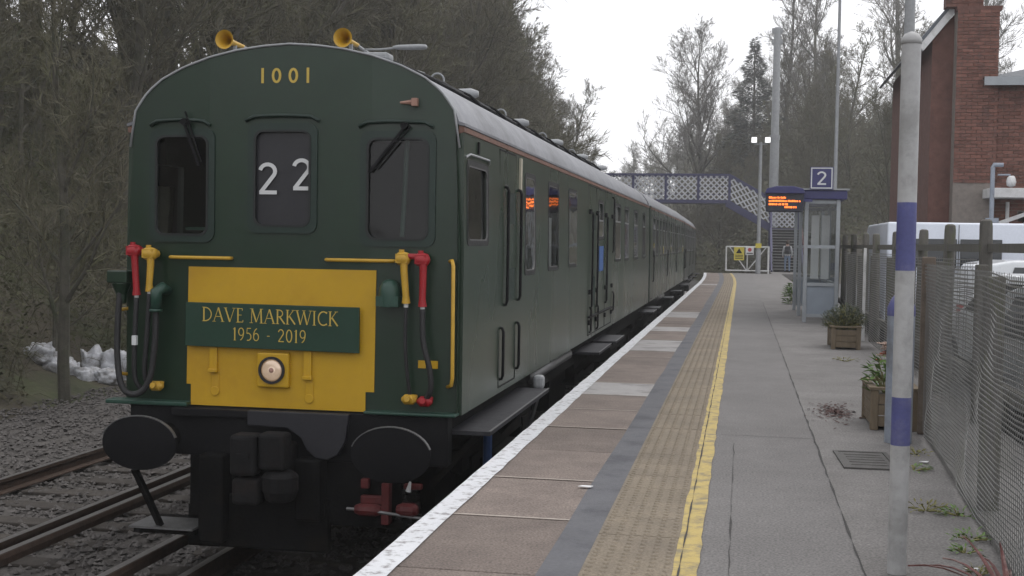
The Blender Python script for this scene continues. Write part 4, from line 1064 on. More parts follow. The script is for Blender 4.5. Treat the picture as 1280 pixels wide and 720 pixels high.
for row, (xa, xb) in enumerate(((-.29, .02), (-.29, .27), (-.29, .05), (.0, .22))):
    x = xa; z = .245-row*.062; ld = MB()
    if row == 3: z = .245-2.85*.062
    while x < xb:
        wd = rnd.uniform(.014, .026); ld.box((x, -.109, z), (x+wd, -.1065, z+rnd.choice([.028, .036, .036]))); x += wd + (rnd.choice([.006, .006, .006, .018]))
    ld.build('text_line', 'led', dp)

# ------------------------------------------------------------------ planters
def planter(x, y, wx, wy, h, label, kind):
    t = empty('planter', (x, y, 0), 0, label, 'planter', 'timber planters')
    for s in (0, 1):
        for k in (0, 1): MB().box((s*(wx-.06), k*(wy-.06), 0), (s*(wx-.06)+.06, k*(wy-.06)+.06, h+.015)).build('corner_post', 'timber', t, bevel=.005)
    nb = 3; hh = (h-.04)/nb
    for i in range(nb):
        z = .03+i*hh
        for yy0 in (.012, wy-.034): MB().box((.06, yy0, z), (wx-.06, yy0+.022, z+hh-.008)).build('board', 'timber', t)
        for xx0 in (.012, wx-.034): MB().box((xx0, .06, z), (xx0+.022, wy-.06, z+hh-.008)).build('board', 'timber', t)
    MB().box((.03, .03, h-.09), (wx-.03, wy-.03, h-.05)).build('soil', 'earth', t)
    ring(MB(), [(.05, .05), (wx-.05, .05), (wx-.05, wy-.05), (.05, wy-.05)], [(-.012, -.012), (wx+.012, -.012), (wx+.012, wy+.012), (-.012, wy+.012)], lambda p, q_: (p[0], p[1], q_), h+.016, h+.036).build('rim', 'timber', t)
    return t
planter(1.02, 10.0, .36, .72, .30, 'small timber planter with leafy pink flowering plant beside the fence end', 'a')
planter(1.26, 17.8, .40, .8, .29, 'small timber planter holding grey green heather near the shelter', 'b')
def leafy(name, loc, n, spread, h, ml_, lw, label, cat, flowers=None, seed=1, group=None, up_=.6):
    rnd = random.Random(seed); lf = MB(); stm = MB()
    root = empty(name, loc, 0, label, cat, group)
    for i in range(n):
        a = rnd.uniform(0, 6.283); r_ = spread*math.sqrt(rnd.random()); z = h*rnd.random()**.7*(1-.5*(r_/spread)**2)
        p = Vector((r_*math.cos(a), r_*math.sin(a), z)); d = Vector((math.cos(a)*rnd.uniform(.3, 1), math.sin(a)*rnd.uniform(.3, 1), rnd.uniform(-.2, up_))).normalized()
        e = d.cross(Vector((rnd.uniform(-.4, .4), rnd.uniform(-.4, .4), 1))).normalized(); l = lw*rnd.uniform(.7, 1.5)*2.2; w_ = lw*rnd.uniform(.7, 1.2)/2
        mid = p+d*l*.45+Vector((0, 0, .1*l))
        lf.add([p, mid+e*w_, p+d*l, mid-e*w_], [(0, 1, 2, 3)])
        if i % 8 == 0: stm.tube([(p.x*.2, p.y*.2, 0), tuple(p*.6), tuple(p)], .004, 4)
    lf.build('leaves', ml_, root, raw=True); stm.build('stems', 'leaf_dry', root)
    if flowers:
        for m_, k_, zz in flowers:
            f = MB()
            for i in range(k_):
                a = rnd.uniform(0, 6.28); r_ = spread*.7*rnd.random(); z = h*rnd.uniform(zz, zz+.35)
                for q_ in range(5):
                    b = q_*1.2566; c = Vector((r_*math.cos(a), r_*math.sin(a), z)); s = .022
                    f.add([c, c+Vector((math.cos(b-.5)*s, math.sin(b-.5)*s-.01, .012)), c+Vector((math.cos(b)*s*1.5, math.sin(b)*s*1.5-.01, .006)), c+Vector((math.cos(b+.5)*s, math.sin(b+.5)*s-.01, .012))], [(0, 1, 2, 3)])
            tag(f.build('flowers', m_, root, raw=True), kind='stuff')
    return root
leafy('flowering_plant', (1.17, 10.3, .26), 170, .14, .34, 'leaf', .034, 'leafy plant with pale pink and red flowers growing in timber planter', 'plant', [('flower', 30, .85), ('flower_red', 12, .65)], 3)
leafy('heather_bush', (1.46, 18.15, .26), 1500, .30, .36, 'leaf_grey', .018, 'grey green heather bush growing in the planter near shelter', 'plant', None, 4, up_=1.2)
leafy('small_plant', (1.30, 31.5, .0), 300, .22, .55, 'leaf', .05, 'small leafy plant standing past the shelter by the stairs path', 'plant', None, 9)
for i, (x, y, s, m_) in enumerate(((1.12, 8.25, .13, 'leaf'), (1.02, 7.0, .15, 'leaf_dry'), (1.17, 6.9, .11, 'leaf'), (1.06, 6.05, .07, 'leaf'), (1.14, 6.35, .12, 'leaf'), (1.30, 16.0, .20, 'leaf_dry'), (1.22, 8.9, .10, 'leaf_dry'), (1.05, 5.65, .06, 'leaf_dry'))):
    leafy('weed', (x, y, 0), 60 if s > .1 else 34, s*.85, .04, m_, .014, 'low weed tuft sprouting from the asphalt at the fence foot', 'weed', None, 20+i, 'weeds along the fence foot')
# dead leaves patch
dl = MB(); rnd = random.Random(8)
for i in range(420):
    a = rnd.uniform(0, 6.28); r_ = abs(rnd.gauss(0, .14)); p = Vector((.82+r_*math.cos(a)*.75, 11.0+r_*math.sin(a)*2.6, .004+rnd.random()*.008)); s = rnd.uniform(.010, .026); b = rnd.uniform(0, 6.28)
    e = Vector((math.cos(b), math.sin(b), rnd.uniform(-.3, .3)))*s; g_ = Vector((-math.sin(b), math.cos(b), rnd.uniform(-.3, .3)))*s*.6
    dl.add([p-e, p+g_, p+e, p-g_], [(0, 1, 2, 3)])
tag(dl.build('fallen_leaves', 'dead_leaf', raw=True), 'scatter of dark dead leaves on the asphalt near planter', 'leaves', kind='stuff')
for i, (x, y) in enumerate(((1.06, 8.35), (1.22, 8.55), (1.03, 5.72), (1.0, 8.15))):
    o = MB().prism([(-.03, -.012), (.02, -.02), (.035, .006), (-.01, .02)], lambda p, t: (p[0], p[1], t+.2*abs(p[0])), .004, .007).build('litter_scrap', 'white_litter', None, (x, y, .0)); tag(o, 'tiny white litter scrap lying among weeds at the fence foot', 'litter', 'litter at the fence foot')
o = MB().prism([(-.04, -.02), (.03, -.025), (.045, .006), (-.02, .02)], lambda p, t: (p[0], p[1], t+.1*abs(p[0])), .006, .01).build('litter_scrap', 'white_litter', None, (-.86, 7.12, .0)); tag(o, 'flat white scrap lying on the brown slab next to tarmac strip', 'litter')
# strap-leaved reddish plant
ph = empty('strap_leaf_plant', (1.06, 5.05, 0), 0, 'spiky plant with long reddish strap leaves at the fence foot', 'plant')
rnd = random.Random(12)
for i in range(17):
    a = R(rnd.uniform(30, 200)) if i < 12 else rnd.uniform(0, 6.28); ln = rnd.uniform(.30, .58); lf = MB(); hx = math.cos(a); hy = math.sin(a); w_ = rnd.uniform(.008, .014); n = 6; dr_ = rnd.uniform(.6, 1.5)
    for k_ in range(n+1):
        u_ = k_/n; r_ = ln*u_*.75; z = ln*(.75*u_-.42*dr_*u_*u_)+.01; w2 = w_*(1-.85*u_**2)
        lf.v += [(hx*r_-hy*w2, hy*r_+hx*w2, max(z, .01)+.006), (hx*r_, hy*r_, max(z, .01)), (hx*r_+hy*w2, hy*r_-hx*w2, max(z, .01)+.006)]
    for k_ in range(n): lf.f += [(3*k_, 3*k_+1, 3*k_+4, 3*k_+3), (3*k_+1, 3*k_+2, 3*k_+5, 3*k_+4)]
    lf.build('leaf', 'leaf_red', ph, raw=True)

# ------------------------------------------------------------------ fences
def mesh_fence(name, p0, p1, h, label, post_ends=True, dz=.026, dv=.050, wire=.0072):
    p0 = Vector((*p0, 0)); p1 = Vector((*p1, 0)); L_ = (p1-p0).length; ang = math.atan2((p1-p0).y, (p1-p0).x)
    t = empty(name, p0, ang, label, 'fence', 'mesh fences')
    wm = MB(); z = .05; rnd = random.Random(2)
    while z < h:
        pts = [(L_*i/12, .022*math.sin(i*1.3+z*3)+.012*math.sin(i*2.9+z*9), z+.010*math.sin(i*.9+z*2)+.004*math.sin(i*2.3+z*31)) for i in range(13)]
        for a, b in zip(pts, pts[1:]): wm.bar(a, b, .004, wire)
        z += dz
    wm2 = MB(); x = 0.
    while x < L_:
        wm2.bar((x, .007, .03), (x, .007, h+rnd.uniform(-.005, .01)), .0026, .0026); x += dv
    a = wm.build('horizontal_wires', 'fence_wire', t, raw=True); tag(a, kind='stuff')
    a = wm2.build('vertical_wires', 'fence_wire', t, raw=True); tag(a, kind='stuff')
    return t, L_
fa, la = mesh_fence('mesh_fence', (1.10, 4.2), (1.40, 9.9), 1.31, 'grey wire mesh fence between platform and car park, ending at brown post', True)
MB().box((la-.035, -.06, 0), (la+.035, .04, 1.36)).build('end_post', 'fence_brown', fa, bevel=.008)
MB().box((la+.04, -.05, 0), (la+.07, -.02, 1.30)).build('white_batten', 'white_paint', fa)
for x in (.35, 2.75, ): MB().box((x-.05, -.13, 0), (x+.05, -.03, 1.28)).build('post', 'timber_post', fa, bevel=.008)
fbn, lb = mesh_fence('mesh_fence', (1.86, 10.6), (1.92, 24.0), 1.34, 'weathered mesh fence running behind the planters up to the shelter', True, .033, .12)
for i in range(7): MB().box((i*2.2+.02, -.12, 0), (i*2.2+.12, -.03, 1.30)).build('post', 'timber_post', fbn, bevel=.008)
MB().box((9.0, .02, 0), (9.06, .06, 1.42)).build('white_batten', 'white_paint', fbn)
tf = empty('timber_fence', (2.15, 0, -.35), 0, 'row of weathered timber fence posts joined by a rail, edging the car park', 'fence')
tp = MB().lathe([(.060, 0), (.058, 1.95), (.052, 2.0), (.03, 2.015)], 10).build('post', 'timber_post', tf, (0, 4.8, 0), autos=40)
for i in range(11): inst(tp, tf, (random.uniform(-.02, .02), 7.05+i*2.24, random.uniform(-.03, .03)), (R(random.uniform(-1, 1)), R(random.uniform(-1, 1)), i))
MB().box((-.02, 4.6, 1.75), (.03, 29.5, 1.825)).build('rail', 'timber_post', tf)
MB().box((-.02, 4.6, .55), (.04, 29.5, .66)).build('rail', 'timber_post', tf)

# ------------------------------------------------------------------ vehicles in the car park
def car(loc, rz, m_, label, name='parked_car', L_=4.2, W_=1.75, H2=1.5, van=False):
    t = empty(name, loc, rz, label, 'van' if van else 'car')
    hL = L_/2
    if van:
        side = [(-hL, .35), (-hL+.02, 1.9), (-hL+.08, H2), (hL-1.5, H2), (hL-1.25, H2-.08), (hL-.75, 1.25), (hL-.1, 1.02), (hL, .8), (hL, .35)]
    else:
        side = [(-hL, .35), (-hL-.03, .75), (-hL+.08, 1.0), (-hL+.38, H2-.06), (-hL+.75, H2), (-.15, H2+.01), (.25, H2-.05), (hL-1.05, .98), (hL-.25, .82), (hL-.02, .62), (hL, .35)]
    b = MB(); n = len(side)
    lay = [(-W_/2, 1.), (-W_/2+.10, 1.)]
    def half(z): return W_/2*(1-.02) if z < .95 else W_/2*(1-(.02+(.03 if van else .17)*(z-.95)/max(.1, H2-.95)))
    for s in (-1, 1): b.v += [(x, s*half(z), z) for x, z in side]
    b.f.append(tuple(range(n))); b.f.append(tuple(range(n, 2*n))[::-1])
    for i in range(n): j = (i+1) % n; b.f.append((i, j, n+j, n+i))
    bd = b.build('body', m_, t, bevel=.05 if not van else .04, seg=3)
    def glassq(pts, nm_): MB().prism([(0, 0), (1, 0), (1, 1), (0, 1)], lambda p, q_: pts[{(0, 0): 0, (1, 0): 1, (1, 1): 2, (0, 1): 3}[p]] if q_ == 0 else tuple(Vector(pts[{(0, 0): 0, (1, 0): 1, (1, 1): 2, (0, 1): 3}[p]])*.985+Vector((0, 0, .012))), 0, 1).build(nm_, 'car_glass', t)
    for s in (-1, 1):
        yf = lambda z: s*(half(z)+.006)
        if van: glassq([(hL-1.9, yf(1.2), 1.2), (hL-.95, yf(1.2), 1.2), (hL-1.35, yf(1.8), 1.8), (hL-1.9, yf(1.8), 1.8)], 'side_window')
        else:
            glassq([(-hL+.55, yf(1.0), 1.0), (-.05, yf(1.0), 1.0), (-.05, yf(H2-.1), H2-.1), (-hL+.75, yf(H2-.1), H2-.1)], 'side_window')
            glassq([(.03, yf(1.0), 1.0), (hL-1.25, yf(1.0), 1.0), (.25, yf(H2-.12), H2-.12), (.03, yf(H2-.1), H2-.1)], 'side_window')
    rx = -hL-.012
    if van:
        for s in (-1, 1):
            MB().box((rx-.0, min(s*.03, s*.72), 1.45), (rx+.02, max(s*.03, s*.72), 1.95)).build('rear_window', 'car_glass', t)
            MB().box((rx-.01, s*.76-.05, .75), (rx+.03, s*.76+.05, 1.2)).build('tail_lamp', 'lamp_red', t)
        MB().box((rx, -.006, .4), (rx+.008, .006, 2.2)).build('door_gap', 'black_paint', t)
    else:
        glassq([(-hL+.12, -.62, 1.04), (-hL+.12, .62, 1.04), (-hL+.36, .55, H2-.12), (-hL+.36, -.55, H2-.12)], 'rear_window')
        glassq([(hL-1.12, -.66, 1.03), (hL-1.12, .66, 1.03), (.36, .56, H2-.09), (.36, -.56, H2-.09)], 'windscreen')
        for s in (-1, 1):
            MB().box((-hL-.035, s*.68-.09, .72), (-hL+.05, s*.68+.09, .95)).build('tail_lamp', 'lamp_red', t)
            MB().box((hL-.12, s*.62-.14, .62), (hL-.01, s*.62+.14, .76)).build('headlight', 'lens', t)
    for x in (-hL+.75, hL-.8):
        for s in (-1, 1):
            w_ = MB().lathe([(.2, -.1), (.31, -.1), (.325, -.07), (.325, .07), (.31, .1), (.2, .1)], 22, (x, s*(W_/2-.1), .32), 'y').build('wheel', 'tyre', t, autos=40)
            MB().lathe([(.05, s*.104), (.2, s*.102), (.2, s*.06)], 16, (x, s*(W_/2-.1), .32), 'y').build('rim', 'alu', w_)
    return t
PZ = -.35
car((3.72, 25.2, PZ), R(90), 'van_white', 'tall white panel van parked behind the timber posts, its rear doors showing', 'parked_van', 5.0, 2.5, 2.24, True)
car((5.3, 20.2, PZ), R(5), 'car_white', 'white parked car standing side on in front of the brick house', L_=4.3, H2=1.62)
car((3.78, 16.1, PZ), R(97), 'car_white', 'white parked car seen through the mesh fence', L_=4.1, H2=1.48)
car((3.30, 10.7, PZ), R(-86), 'car_silver', 'silver parked car with its bonnet close behind the mesh fence', L_=4.1, H2=1.45)

# ------------------------------------------------------------------ brick house
hs = empty('brick_house', (0, 28.0, PZ), 0, 'red brick station house with white trim, chimney and arched window', 'house')
def bricks(parent, x0, x1, z0, z1, y, holes=(), bw=.225, bh=.075, name='brick', maxn=300):
    """real bricks, joined as one relief part except the nearest ones would exceed the limit"""
    mb = MB(); g_ = .010; row = 0; z = z0; made = 0; bo_ = None
    rnd = random.Random(int(x0*100)+4)
    while z < z1-.02:
        x = x0 - (bw/2 if row % 2 else 0)
        while x < x1:
            a, b = max(x, x0), min(x+bw-g_, x1)
            cx_, cz = (a+b)/2, z+bh/2
            if b-a > .04 and not any(h[0] < cx_ < h[1] and h[2] < cz < h[3] for h in holes):
                d = rnd.uniform(0, .006)
                if made < 280 and b-a > bw-g_-.001 and a < 6.1 and z > 1.3:
                    made += 1
                    if bo_ is None: bo_ = MB().box((0, -.018, 0), (bw-g_, 0, bh-g_)).build('brick', 'brick', parent, (a, y, z))
                    else: inst(bo_, parent, (a, y-d, z))
                    x += bw; continue
                mb.add([(a, y-.012-d, z), (b, y-.012-d, z), (b, y-.012-d, min(z+bh-g_, z1)), (a, y-.012-d, min(z+bh-g_, z1)), (a, y, z), (b, y, z), (b, y, min(z+bh-g_, z1)), (a, y, min(z+bh-g_, z1))], [(0,1,2,3),(0,4,5,1),(1,5,6,2),(2,6,7,3),(3,7,4,0)])
            x += bw
        z += bh; row += 1
    o = mb.build('brick_courses', 'brick', parent, raw=True); tag(o, kind='stuff'); return o
EAVE = 5.40
W0 = (5.78, 7.0, .9, 2.6)
wl_ = MB(); wl_.box((4.86, 0, 0), (12, .3, .9)); wl_.box((4.86, 0, .9), (5.78, .3, EAVE)); wl_.box((7.0, 0, .9), (12, .3, EAVE)); wl_.box((5.78, 0, 2.6), (7.0, .3, EAVE))
wl_.box((4.86, .3, 0), (5.1, 8, EAVE)); wl_.box((11.8, .3, 0), (12, 8, EAVE)); wl_.box((5.1, 7.8, 0), (11.8, 8, EAVE))
wl_.build('wall', 'mortar', hs)
bricks(hs, 4.86, 8.4, 0, EAVE, 0, [W0])
wg = MB(); wg.prism([(3.98, 0), (3.98, 6.3), (4.50, 6.95), (4.50, 0)], lambda p, t: (p[0], t, p[1]), .35, 7.5); wg.build('side_wing_wall', 'brick_wall', hs)
MB().bar((3.72, .28, 6.12), (4.62, .28, 7.25), .16, .14, (0, 1, 0)).build('bargeboard', 'white_paint', hs)
MB().prism([(3.68, 6.17), (4.62, 7.36), (4.62, 7.46), (3.62, 6.2)], lambda p, t: (p[0], t, p[1]), .2, 7.7).build('wing_roof', 'slate', hs)
rfm = MB(); rfm.add([(4.95, -.35, EAVE), (12.3, -.35, EAVE), (12.3, 8.3, EAVE), (4.95, 8.3, EAVE), (7.3, 3.9, 6.3), (10.5, 3.9, 6.3)], [(0, 1, 5, 4), (1, 2, 5), (2, 3, 4, 5), (3, 0, 4), (0, 3, 2, 1)])
rf_ = rfm.build('roof', 'slate', hs)
MB().box((4.95, -.40, EAVE-.16), (12.3, -.34, EAVE+.02)).build('eaves_fascia', 'shelter_grey', hs)
ch = MB().box((4.42, -.10, 0), (5.27, .30, 6.86)).build('chimney', 'mortar', hs)
bricks(ch, 4.42, 5.27, 3.2, 6.86, -.1)
MB().box((4.40, -.12, 6.86), (5.32, .34, 6.95)).build('chimney_shoulder', 'brick_wall', ch); MB().box((4.18, -.06, 6.95), (4.94, .30, 8.6)).build('chimney_shaft', 'brick_wall', ch)
bricks(ch, 4.18, 4.94, 6.95, 8.6, -.06)
# arched window
wn = MB(); cxw, rz_ = 6.39, .61
inn = [(cxw-.42, 1.0)] + [(cxw+.42*math.cos(R(a)), 2.0+.42*math.sin(R(a))) for a in range(180, -1, -15)] + [(cxw+.42, 1.0)]
out = [(cxw-.62, .95)] + [(cxw+.62*math.cos(R(a)), 2.0+.60*math.sin(R(a))) for a in range(180, -1, -15)] + [(cxw+.62, .95)]
ring(wn, inn, out, lambda p, t: (p[0], t, p[1]), -.06, .1); wno = wn.build('window', 'white_paint', hs)
MB().prism(inn, lambda p, t: (p[0], t, p[1]), .08, .1).build('pane', 'car_glass', wno)
MB().box((cxw-.72, -.16, .80), (cxw+.72, .02, .95)).build('sill', 'white_paint', wno)
MB().box((cxw-.02, .04, 1.0), (cxw+.02, .08, 2.42)).build('glazing_bar', 'white_paint', wno); MB().box((cxw-.42, .04, 1.7), (cxw+.42, .08, 1.75)).build('glazing_bar', 'white_paint', wno)
MB().box((5.03, -.9, 2.86), (5.95, -.02, 3.06)).build('porch_fascia', 'white_paint', hs, bevel=.01)
MB().bar((5.08, -.5, 2.25), (6.3, -.5, 2.72), .06, .08).build('strut', 'white_paint', hs)
MB().tube([(5.55, -.06, .1), (5.55, -.06, 2.8)], .04, 8).build('downpipe', 'white_paint', hs)
cc_ = empty('cctv_pole', (4.98, 26.6, PZ), 0, 'slim grey pole with a white dome camera by the house corner', 'camera pole')
MB().tube([(0, 0, 0), (0, 0, 3.45), (.02, 0, 3.5), (.2, 0, 3.5)], .045, 10).build('shaft', 'pole_base', cc_); MB().box((-.12, -.12, 2.32), (.12, .06, 2.42)).build('bracket', 'pole_base', cc_)
MB().tube([(.1, 0, 3.3), (.34, 0, 3.3)], .02, 6).build('arm', 'pole_base', cc_)
MB().lathe([(.05, 3.28), (.08, 3.24), (.10, 3.16), (.08, 3.08), (.02, 3.05)], 14, (.36, 0, 0)).build('dome', 'white_paint', cc_, smooth=True)

# ------------------------------------------------------------------ rubble sacks on the bank foot
def sack(loc, s, seed, label):
    bm = bmesh.new(); bmesh.ops.create_cube(bm, size=1); bmesh.ops.subdivide_edges(bm, edges=bm.edges, cuts=13, use_grid_fill=True)
    for v in bm.verts:
        p = v.co.copy(); q_ = p.normalized()*.62; p = p.lerp(q_, .45)
        f = 1+.38*noise.noise(p*2.3+Vector((seed*7, 0, 0)))+.20*abs(noise.noise(p*4.5+Vector((0, seed*3, 0))))+.12*abs(noise.noise(p*11+Vector((0, seed*3, 4))))
        v.co = Vector((p.x*s[0]*f, p.y*s[1]*f, (p.z+.42)*s[2]*(f if p.z > 0 else 1)))
    me = bpy.data.meshes.new('rubble_sack'); bm.to_mesh(me); bm.free(); me.materials.append(MATS['rubble_sack']); me.shade_smooth()
    o = bpy.data.objects.new('rubble_sack', me); col.objects.link(o); o.location = loc; o.rotation_euler = (0, 0, seed); tag(o, label, 'sack', 'white sacks at the foot of the bank'); return o
for i, (x, y, sx, sy, sz) in enumerate(((-11.55, 20.4, .5, .45, .28), (-11.2, 20.6, .45, .4, .25), (-11.3, 21.1, .45, .4, .46), (-11.85, 20.2, .5, .45, .27), (-11.7, 21.0, .32, .35, .46), (-12.2, 20.1, .4, .4, .3))):
    sack((x, y, terrain(x, y)-.05), (sx, sy, sz), i+1.3, 'crumpled white rubble sack dumped at the foot of the wooded bank')

# ------------------------------------------------------------------ trees
def gen_tree(seed, H, r0, spread, nb=(13, 7, 7), twigs=7, low=.22, uptend=.35, tw=.012):
    rnd = random.Random(seed); tr = MB(); cr = MB()
    def perp(d):
        a = Vector((rnd.gauss(0, 1), rnd.gauss(0, 1), rnd.gauss(0, 1))); a -= d*a.dot(d)
        return a.normalized()
    def ribbon(p, d, l, w_):
        e = perp(d)*w_; q_ = p+d*l*.5+perp(d)*l*.08; t_ = p+d*l+Vector((0, 0, l*.1))
        n = len(cr.v); cr.v += [tuple(p-e), tuple(p+e), tuple(q_+e*.7), tuple(q_-e*.7), tuple(t_)]; cr.f += [(n, n+1, n+2, n+3), (n+3, n+2, n+4)]
    def path(p, d, l, n, wob):
        pts = [p]; dd = d.copy()
        for i in range(n):
            dd = (dd+perp(dd)*wob+Vector((0, 0, uptend*.12))).normalized(); p = p+dd*l/n; pts.append(p)
        return pts
    def br(p, d, l, r, lev):
        n = (8, 5, 4, 3)[lev]; pts = path(p, d, l, n, (.07, .16, .2, .22)[lev])
        rs = [r*(1-.8*i/n) for i in range(n+1)]
        (tr if lev < 2 else cr).tube(pts, rs, (8, 5, 4, 3)[lev], False)
        if lev == 3:
            for i in range(twigs):
                k_ = rnd.uniform(.15, 1)*n; j = min(int(k_), n-1); q_ = pts[j].lerp(pts[j+1], k_-j); dd = ((pts[j+1]-pts[j]).normalized()+perp(d)*rnd.uniform(.4, 1.)+Vector((0, 0, .15))).normalized()
                ribbon(q_, dd, l*rnd.uniform(.35, .8), tw*rnd.uniform(.6, 1.2))
            return
        cnt = nb[lev]
        for i in range(cnt):
            u_ = (low if lev == 0 else .2)+(1-(low if lev == 0 else .2))*((i+rnd.random())/cnt); k_ = u_*n; j = min(int(k_), n-1); q_ = pts[j].lerp(pts[j+1], k_-j)
            dd = (pts[j+1]-pts[j]).normalized(); out_ = perp(dd); ang = rnd.uniform(.5, 1.05)*(1.1-.35*u_ if lev == 0 else 1)
            nd = (dd*math.cos(ang)+out_*math.sin(ang)+Vector((0, 0, uptend*.4))).normalized()
            ll = spread*(1.15-.75*u_)*rnd.uniform(.75, 1.2) if lev == 0 else l*rnd.uniform(.38, .62)*(1.15-.5*u_)
            br(q_, nd, ll, rs[j]*(.5 if lev == 0 else .55), lev+1)
    br(Vector((0, 0, -.3)), Vector((rnd.uniform(-.05, .05), rnd.uniform(-.05, .05), 1)).normalized(), H, r0, 0)
    return tr, cr
def tree_thing(name, tr, cr, mb_, mt_):
    root = empty(name, (0, 0, 0))
    tr.build('trunk', mb_, root, raw=True); cr.build('crown', mt_, root, raw=True)
    return root
protos = []
for sd_, H, r0, sp, nb, twg in ((1, 9.5, .14, 3.2, (16, 8, 6), 11), (2, 11, .15, 3.6, (17, 8, 6), 11), (3, 8, .09, 3.0, (15, 8, 6), 11), (4, 12.5, .18, 4.0, (18, 8, 6), 11), (5, 6.5, .07, 2.7, (14, 7, 6), 11)):
    protos.append(tree_thing('bare_tree', *gen_tree(sd_, H, r0, sp, nb, twg, .16, .35, .008 if sd_ in (1, 3, 5) else .010), 'bark', 'twig'))
used = [False]*5
def place(k_, x, y, z, s, rz, label, group, mt_=None):
    o = protos[k_] if not used[k_] else copy_tree(protos[k_]); used[k_] = True
    o.location = (x, y, z); o.scale = (s*random.uniform(.9, 1.1), s*random.uniform(.9, 1.1), s); o.rotation_euler = (R(random.uniform(-4, 4)), R(random.uniform(-4, 4)), rz)
    tag(o, label, 'tree', group); return o
rnd = random.Random(21)
LBL = ['thin low bare tree at the foot of the wooded bank across the tracks', 'bare tree half way up the wooded bank across the tracks', 'tall bare tree in the upper wood on the bank across the tracks', 'tallest bare tree along the crest of the wooded bank']
# three loose rows along the left bank
cnt = 0
for row, (off, step, smin, smax) in enumerate(((-11.8, 2.6, .60, .95), (-14.5, 2.7, 1.0, 1.3), (-18.0, 2.9, 1.15, 1.45), (-22.5, 2.7, 1.35, 1.65))):
    y = 13 + row*3
    while y < (150, 140, 100, 80)[row]:
        x = off + shift(y) + rnd.uniform(-1.1, 1.1)
        if -x < 1.02*y*math.tan(R(34))+3:
            fade = 1-.30*sstep(66, 120, y)
            if row == 0 and y > 40: x -= .6
            place(rnd.choice([0, 1, 2, 3, 4] if row else ([0, 2, 4] if y < 40 else [0, 1, 3])), x, y, terrain(x, y), rnd.uniform(smin, smax)*fade*(1.55 if row == 0 and y > 36 else 1.22 if row in (1, 2) and y > 30 else 1), rnd.uniform(0, 6.28), LBL[row], 'trees on the left bank'); cnt += 1
        y += step*rnd.uniform(.7, 1.3)*(1-.15*sstep(40, 70, y))
# big bare trees beyond the bridge
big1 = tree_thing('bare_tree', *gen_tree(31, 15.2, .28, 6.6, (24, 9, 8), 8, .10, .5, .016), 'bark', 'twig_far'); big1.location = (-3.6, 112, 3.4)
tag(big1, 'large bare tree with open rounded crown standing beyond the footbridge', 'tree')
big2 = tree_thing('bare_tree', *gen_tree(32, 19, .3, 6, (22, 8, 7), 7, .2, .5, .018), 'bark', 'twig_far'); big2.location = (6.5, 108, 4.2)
tag(big2, 'tall bare trees rising above the shelter', 'tree', 'tall trees right of the mast'); big2['label'] = 'tall bare tree rising behind the shelter and mast'
for x, y, s in ((13.5, 112, 1.05), (3.4, 118, .92), (17, 98, .9)):
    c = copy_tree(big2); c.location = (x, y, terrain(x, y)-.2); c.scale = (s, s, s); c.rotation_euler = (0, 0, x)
# conifer clad in dark leaves
cf = empty('conifer', (.7, 106, 4.0), 0, 'dark narrow evergreen conifer between the bare trees', 'tree')
MB().tube([(0, 0, -.5), (.1, 0, 6), (0, 0, 14.6)], [.25, .16, .03], 8).build('trunk', 'bark', cf)
c_ = MB(); rnd = random.Random(77)
for i in range(13000):
    z = 14.9*(1-rnd.random()**.6*.95); rr = (15.2-z)*.27*(1+.35*math.sin(z*3.1)+.25*noise.noise(Vector((z, i % 7, 0)))); a = rnd.uniform(0, 6.28); r_ = rr*rnd.random()**.45
    p = Vector((r_*math.cos(a), r_*math.sin(a), z-r_*.25)); d = Vector((math.cos(a), math.sin(a), rnd.uniform(-.5, .4))).normalized(); e = d.cross(Vector((rnd.uniform(-1, 1), rnd.uniform(-1, 1), 1))).normalized()*.05; l = rnd.uniform(.25, .6)
    c_.add([p-e, p+e, p+d*l], [(0, 1, 2)])
c_.build('crown', 'conifer', cf, raw=True)
# mid-height trees behind the bridge
rnd = random.Random(5)
for i in range(58):
    y = rnd.uniform(86, 132); x = rnd.uniform(-16, 14)
    xs = x-shift(y)
    if -9.2 < xs < -1.6: x += 8.5
    place(rnd.choice([0, 1, 2, 4]), x, y, terrain(x, y)-.2, rnd.uniform(.7, 1.15)*(1 if x < -5 or x > 4 else .85), rnd.uniform(0, 6.28), 'bare grey tree in the thicket behind the footbridge', 'trees behind the footbridge')
for i in range(40):
    y = rnd.uniform(128, 240); x = shift(y)+.4+13*rnd.random()**1.3
    place(rnd.choice([0, 1, 3]), x, y, terrain(x, y)-.2, rnd.uniform(.7, 1.05), rnd.uniform(0, 6.28), 'faint distant bare tree where the line curves away', 'distant trees along the curve')
for x, y, s in ((4.4, 84, .8), (6.5, 90, .9), (9, 74, .8), (12, 70, .9), (7.5, 66, .7), (11, 60, .8), (15, 64, .95), (5.2, 79, .62)):
    place(3, x, y, terrain(x, y)-.2, s, x, 'bare tree standing behind the shelter and stairs', 'trees behind the shelter')
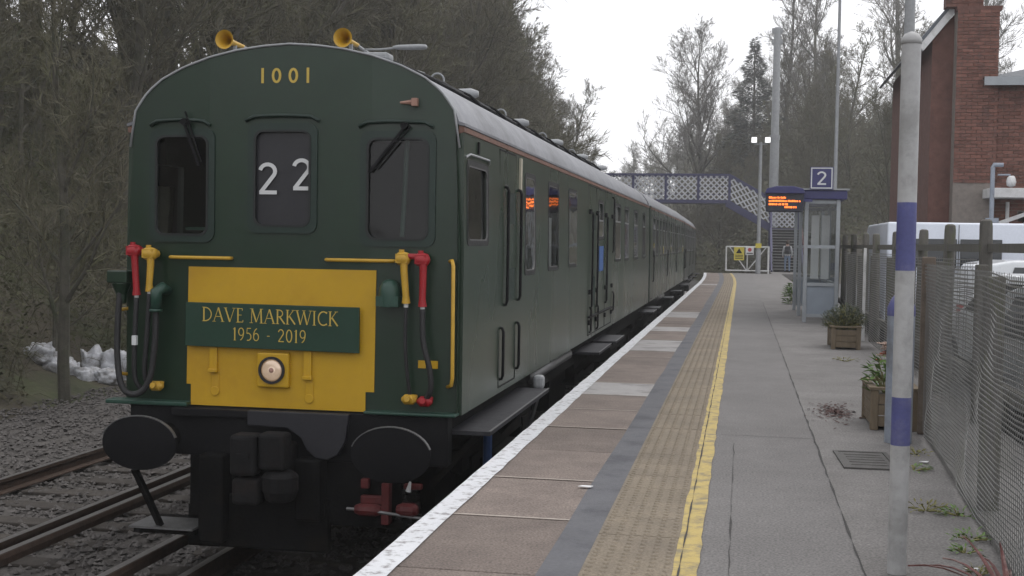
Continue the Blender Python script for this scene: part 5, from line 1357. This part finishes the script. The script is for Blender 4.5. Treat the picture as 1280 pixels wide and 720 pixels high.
# brambles: uncountable tangle on the banks
def bramble(name, n, fx, label, hmax, m_='bramble', seed=4, leafy_=.3, size=1.):
    rnd = random.Random(seed); b = MB()
    for i in range(n):
        x, y = fx(rnd); z = terrain(x, y)
        if x > -10.9+shift(y) and x < -9 or (-12.2 < x < -9.5 and -.62 < x/y < -.50 and y < 20.9): continue
        p = Vector((x, y, z+rnd.random()**1.6*hmax*(.6+.6*noise.noise(Vector((x*.25, y*.25, 9)))+.3)))
        s = size*(.5+y/45.)
        if rnd.random() < leafy_:
            d = Vector((rnd.gauss(0, 1), rnd.gauss(0, 1), rnd.gauss(0, .6))).normalized(); e = d.orthogonal().normalized()*.045*s; b.add([p-d*.05*s, p+e, p+d*.06*s, p-e], [(0, 1, 2, 3)])
        else:
            d = Vector((rnd.gauss(0, .8), rnd.gauss(0, .8), rnd.uniform(-.3, 1.1))).normalized(); e = d.orthogonal().normalized()*.007*s; l = rnd.uniform(.25, .8)*min(1.6, s+.3)
            q_ = p+d*l*.5+Vector((0, 0, .08*l)); t_ = p+d*l-Vector((0, 0, .1*l))
            b.add([p-e, p+e, q_+e, q_-e, t_], [(0, 1, 2, 3), (3, 2, 4)])
    return tag(b.build(name, m_, raw=True), label, 'undergrowth', kind='stuff')
def fx1(r):
    y = 10+112*r.random()**1.6; return -10.7-(r.random()**1.3)*14+shift(y), y
bramble('undergrowth', 190000, fx1, 'tangled brown brambles and dry scrub covering the left bank', 1.9, leafy_=.42, size=.8)
def fx2(r):
    y = 80+45*r.random(); return -1+shift(y)+18*r.random(), y
bramble('undergrowth', 42000, fx2, 'dull green brown scrub behind the white gate and bridge', 3.6, seed=9, leafy_=.45)
def fx4(r):
    y = 128+110*r.random(); return shift(y)+.2+16*r.random(), y
bramble('undergrowth', 26000, fx4, 'hazy distant thicket where the line curves away', 6.5, seed=29, leafy_=.2)
def fx3(r):
    y = 60+70*r.random(); return 5+20*r.random(), y
bramble('undergrowth', 12000, fx3, 'scrub on the slope behind the bridge stairs', 2.0, seed=19)

# ------------------------------------------------------------------ damp air
hz = MB().box((-135, -65, -4), (135, 268, 40)).build('haze', 'galv')
hm = bpy.data.materials.new('haze'); hm.use_nodes = True; hm.node_tree.nodes.clear()
ho = hm.node_tree.nodes.new('ShaderNodeOutputMaterial'); hv = hm.node_tree.nodes.new('ShaderNodeVolumePrincipled')
hv.inputs['Color'].default_value = (.98, .985, .99, 1); hv.inputs['Density'].default_value = .0013; hv.inputs['Anisotropy'].default_value = .2
hm.node_tree.links.new(hv.outputs[0], ho.inputs['Volume']); hz.data.materials[0] = hm
tag(hz, 'thin pale damp haze over the station', 'haze', kind='stuff')
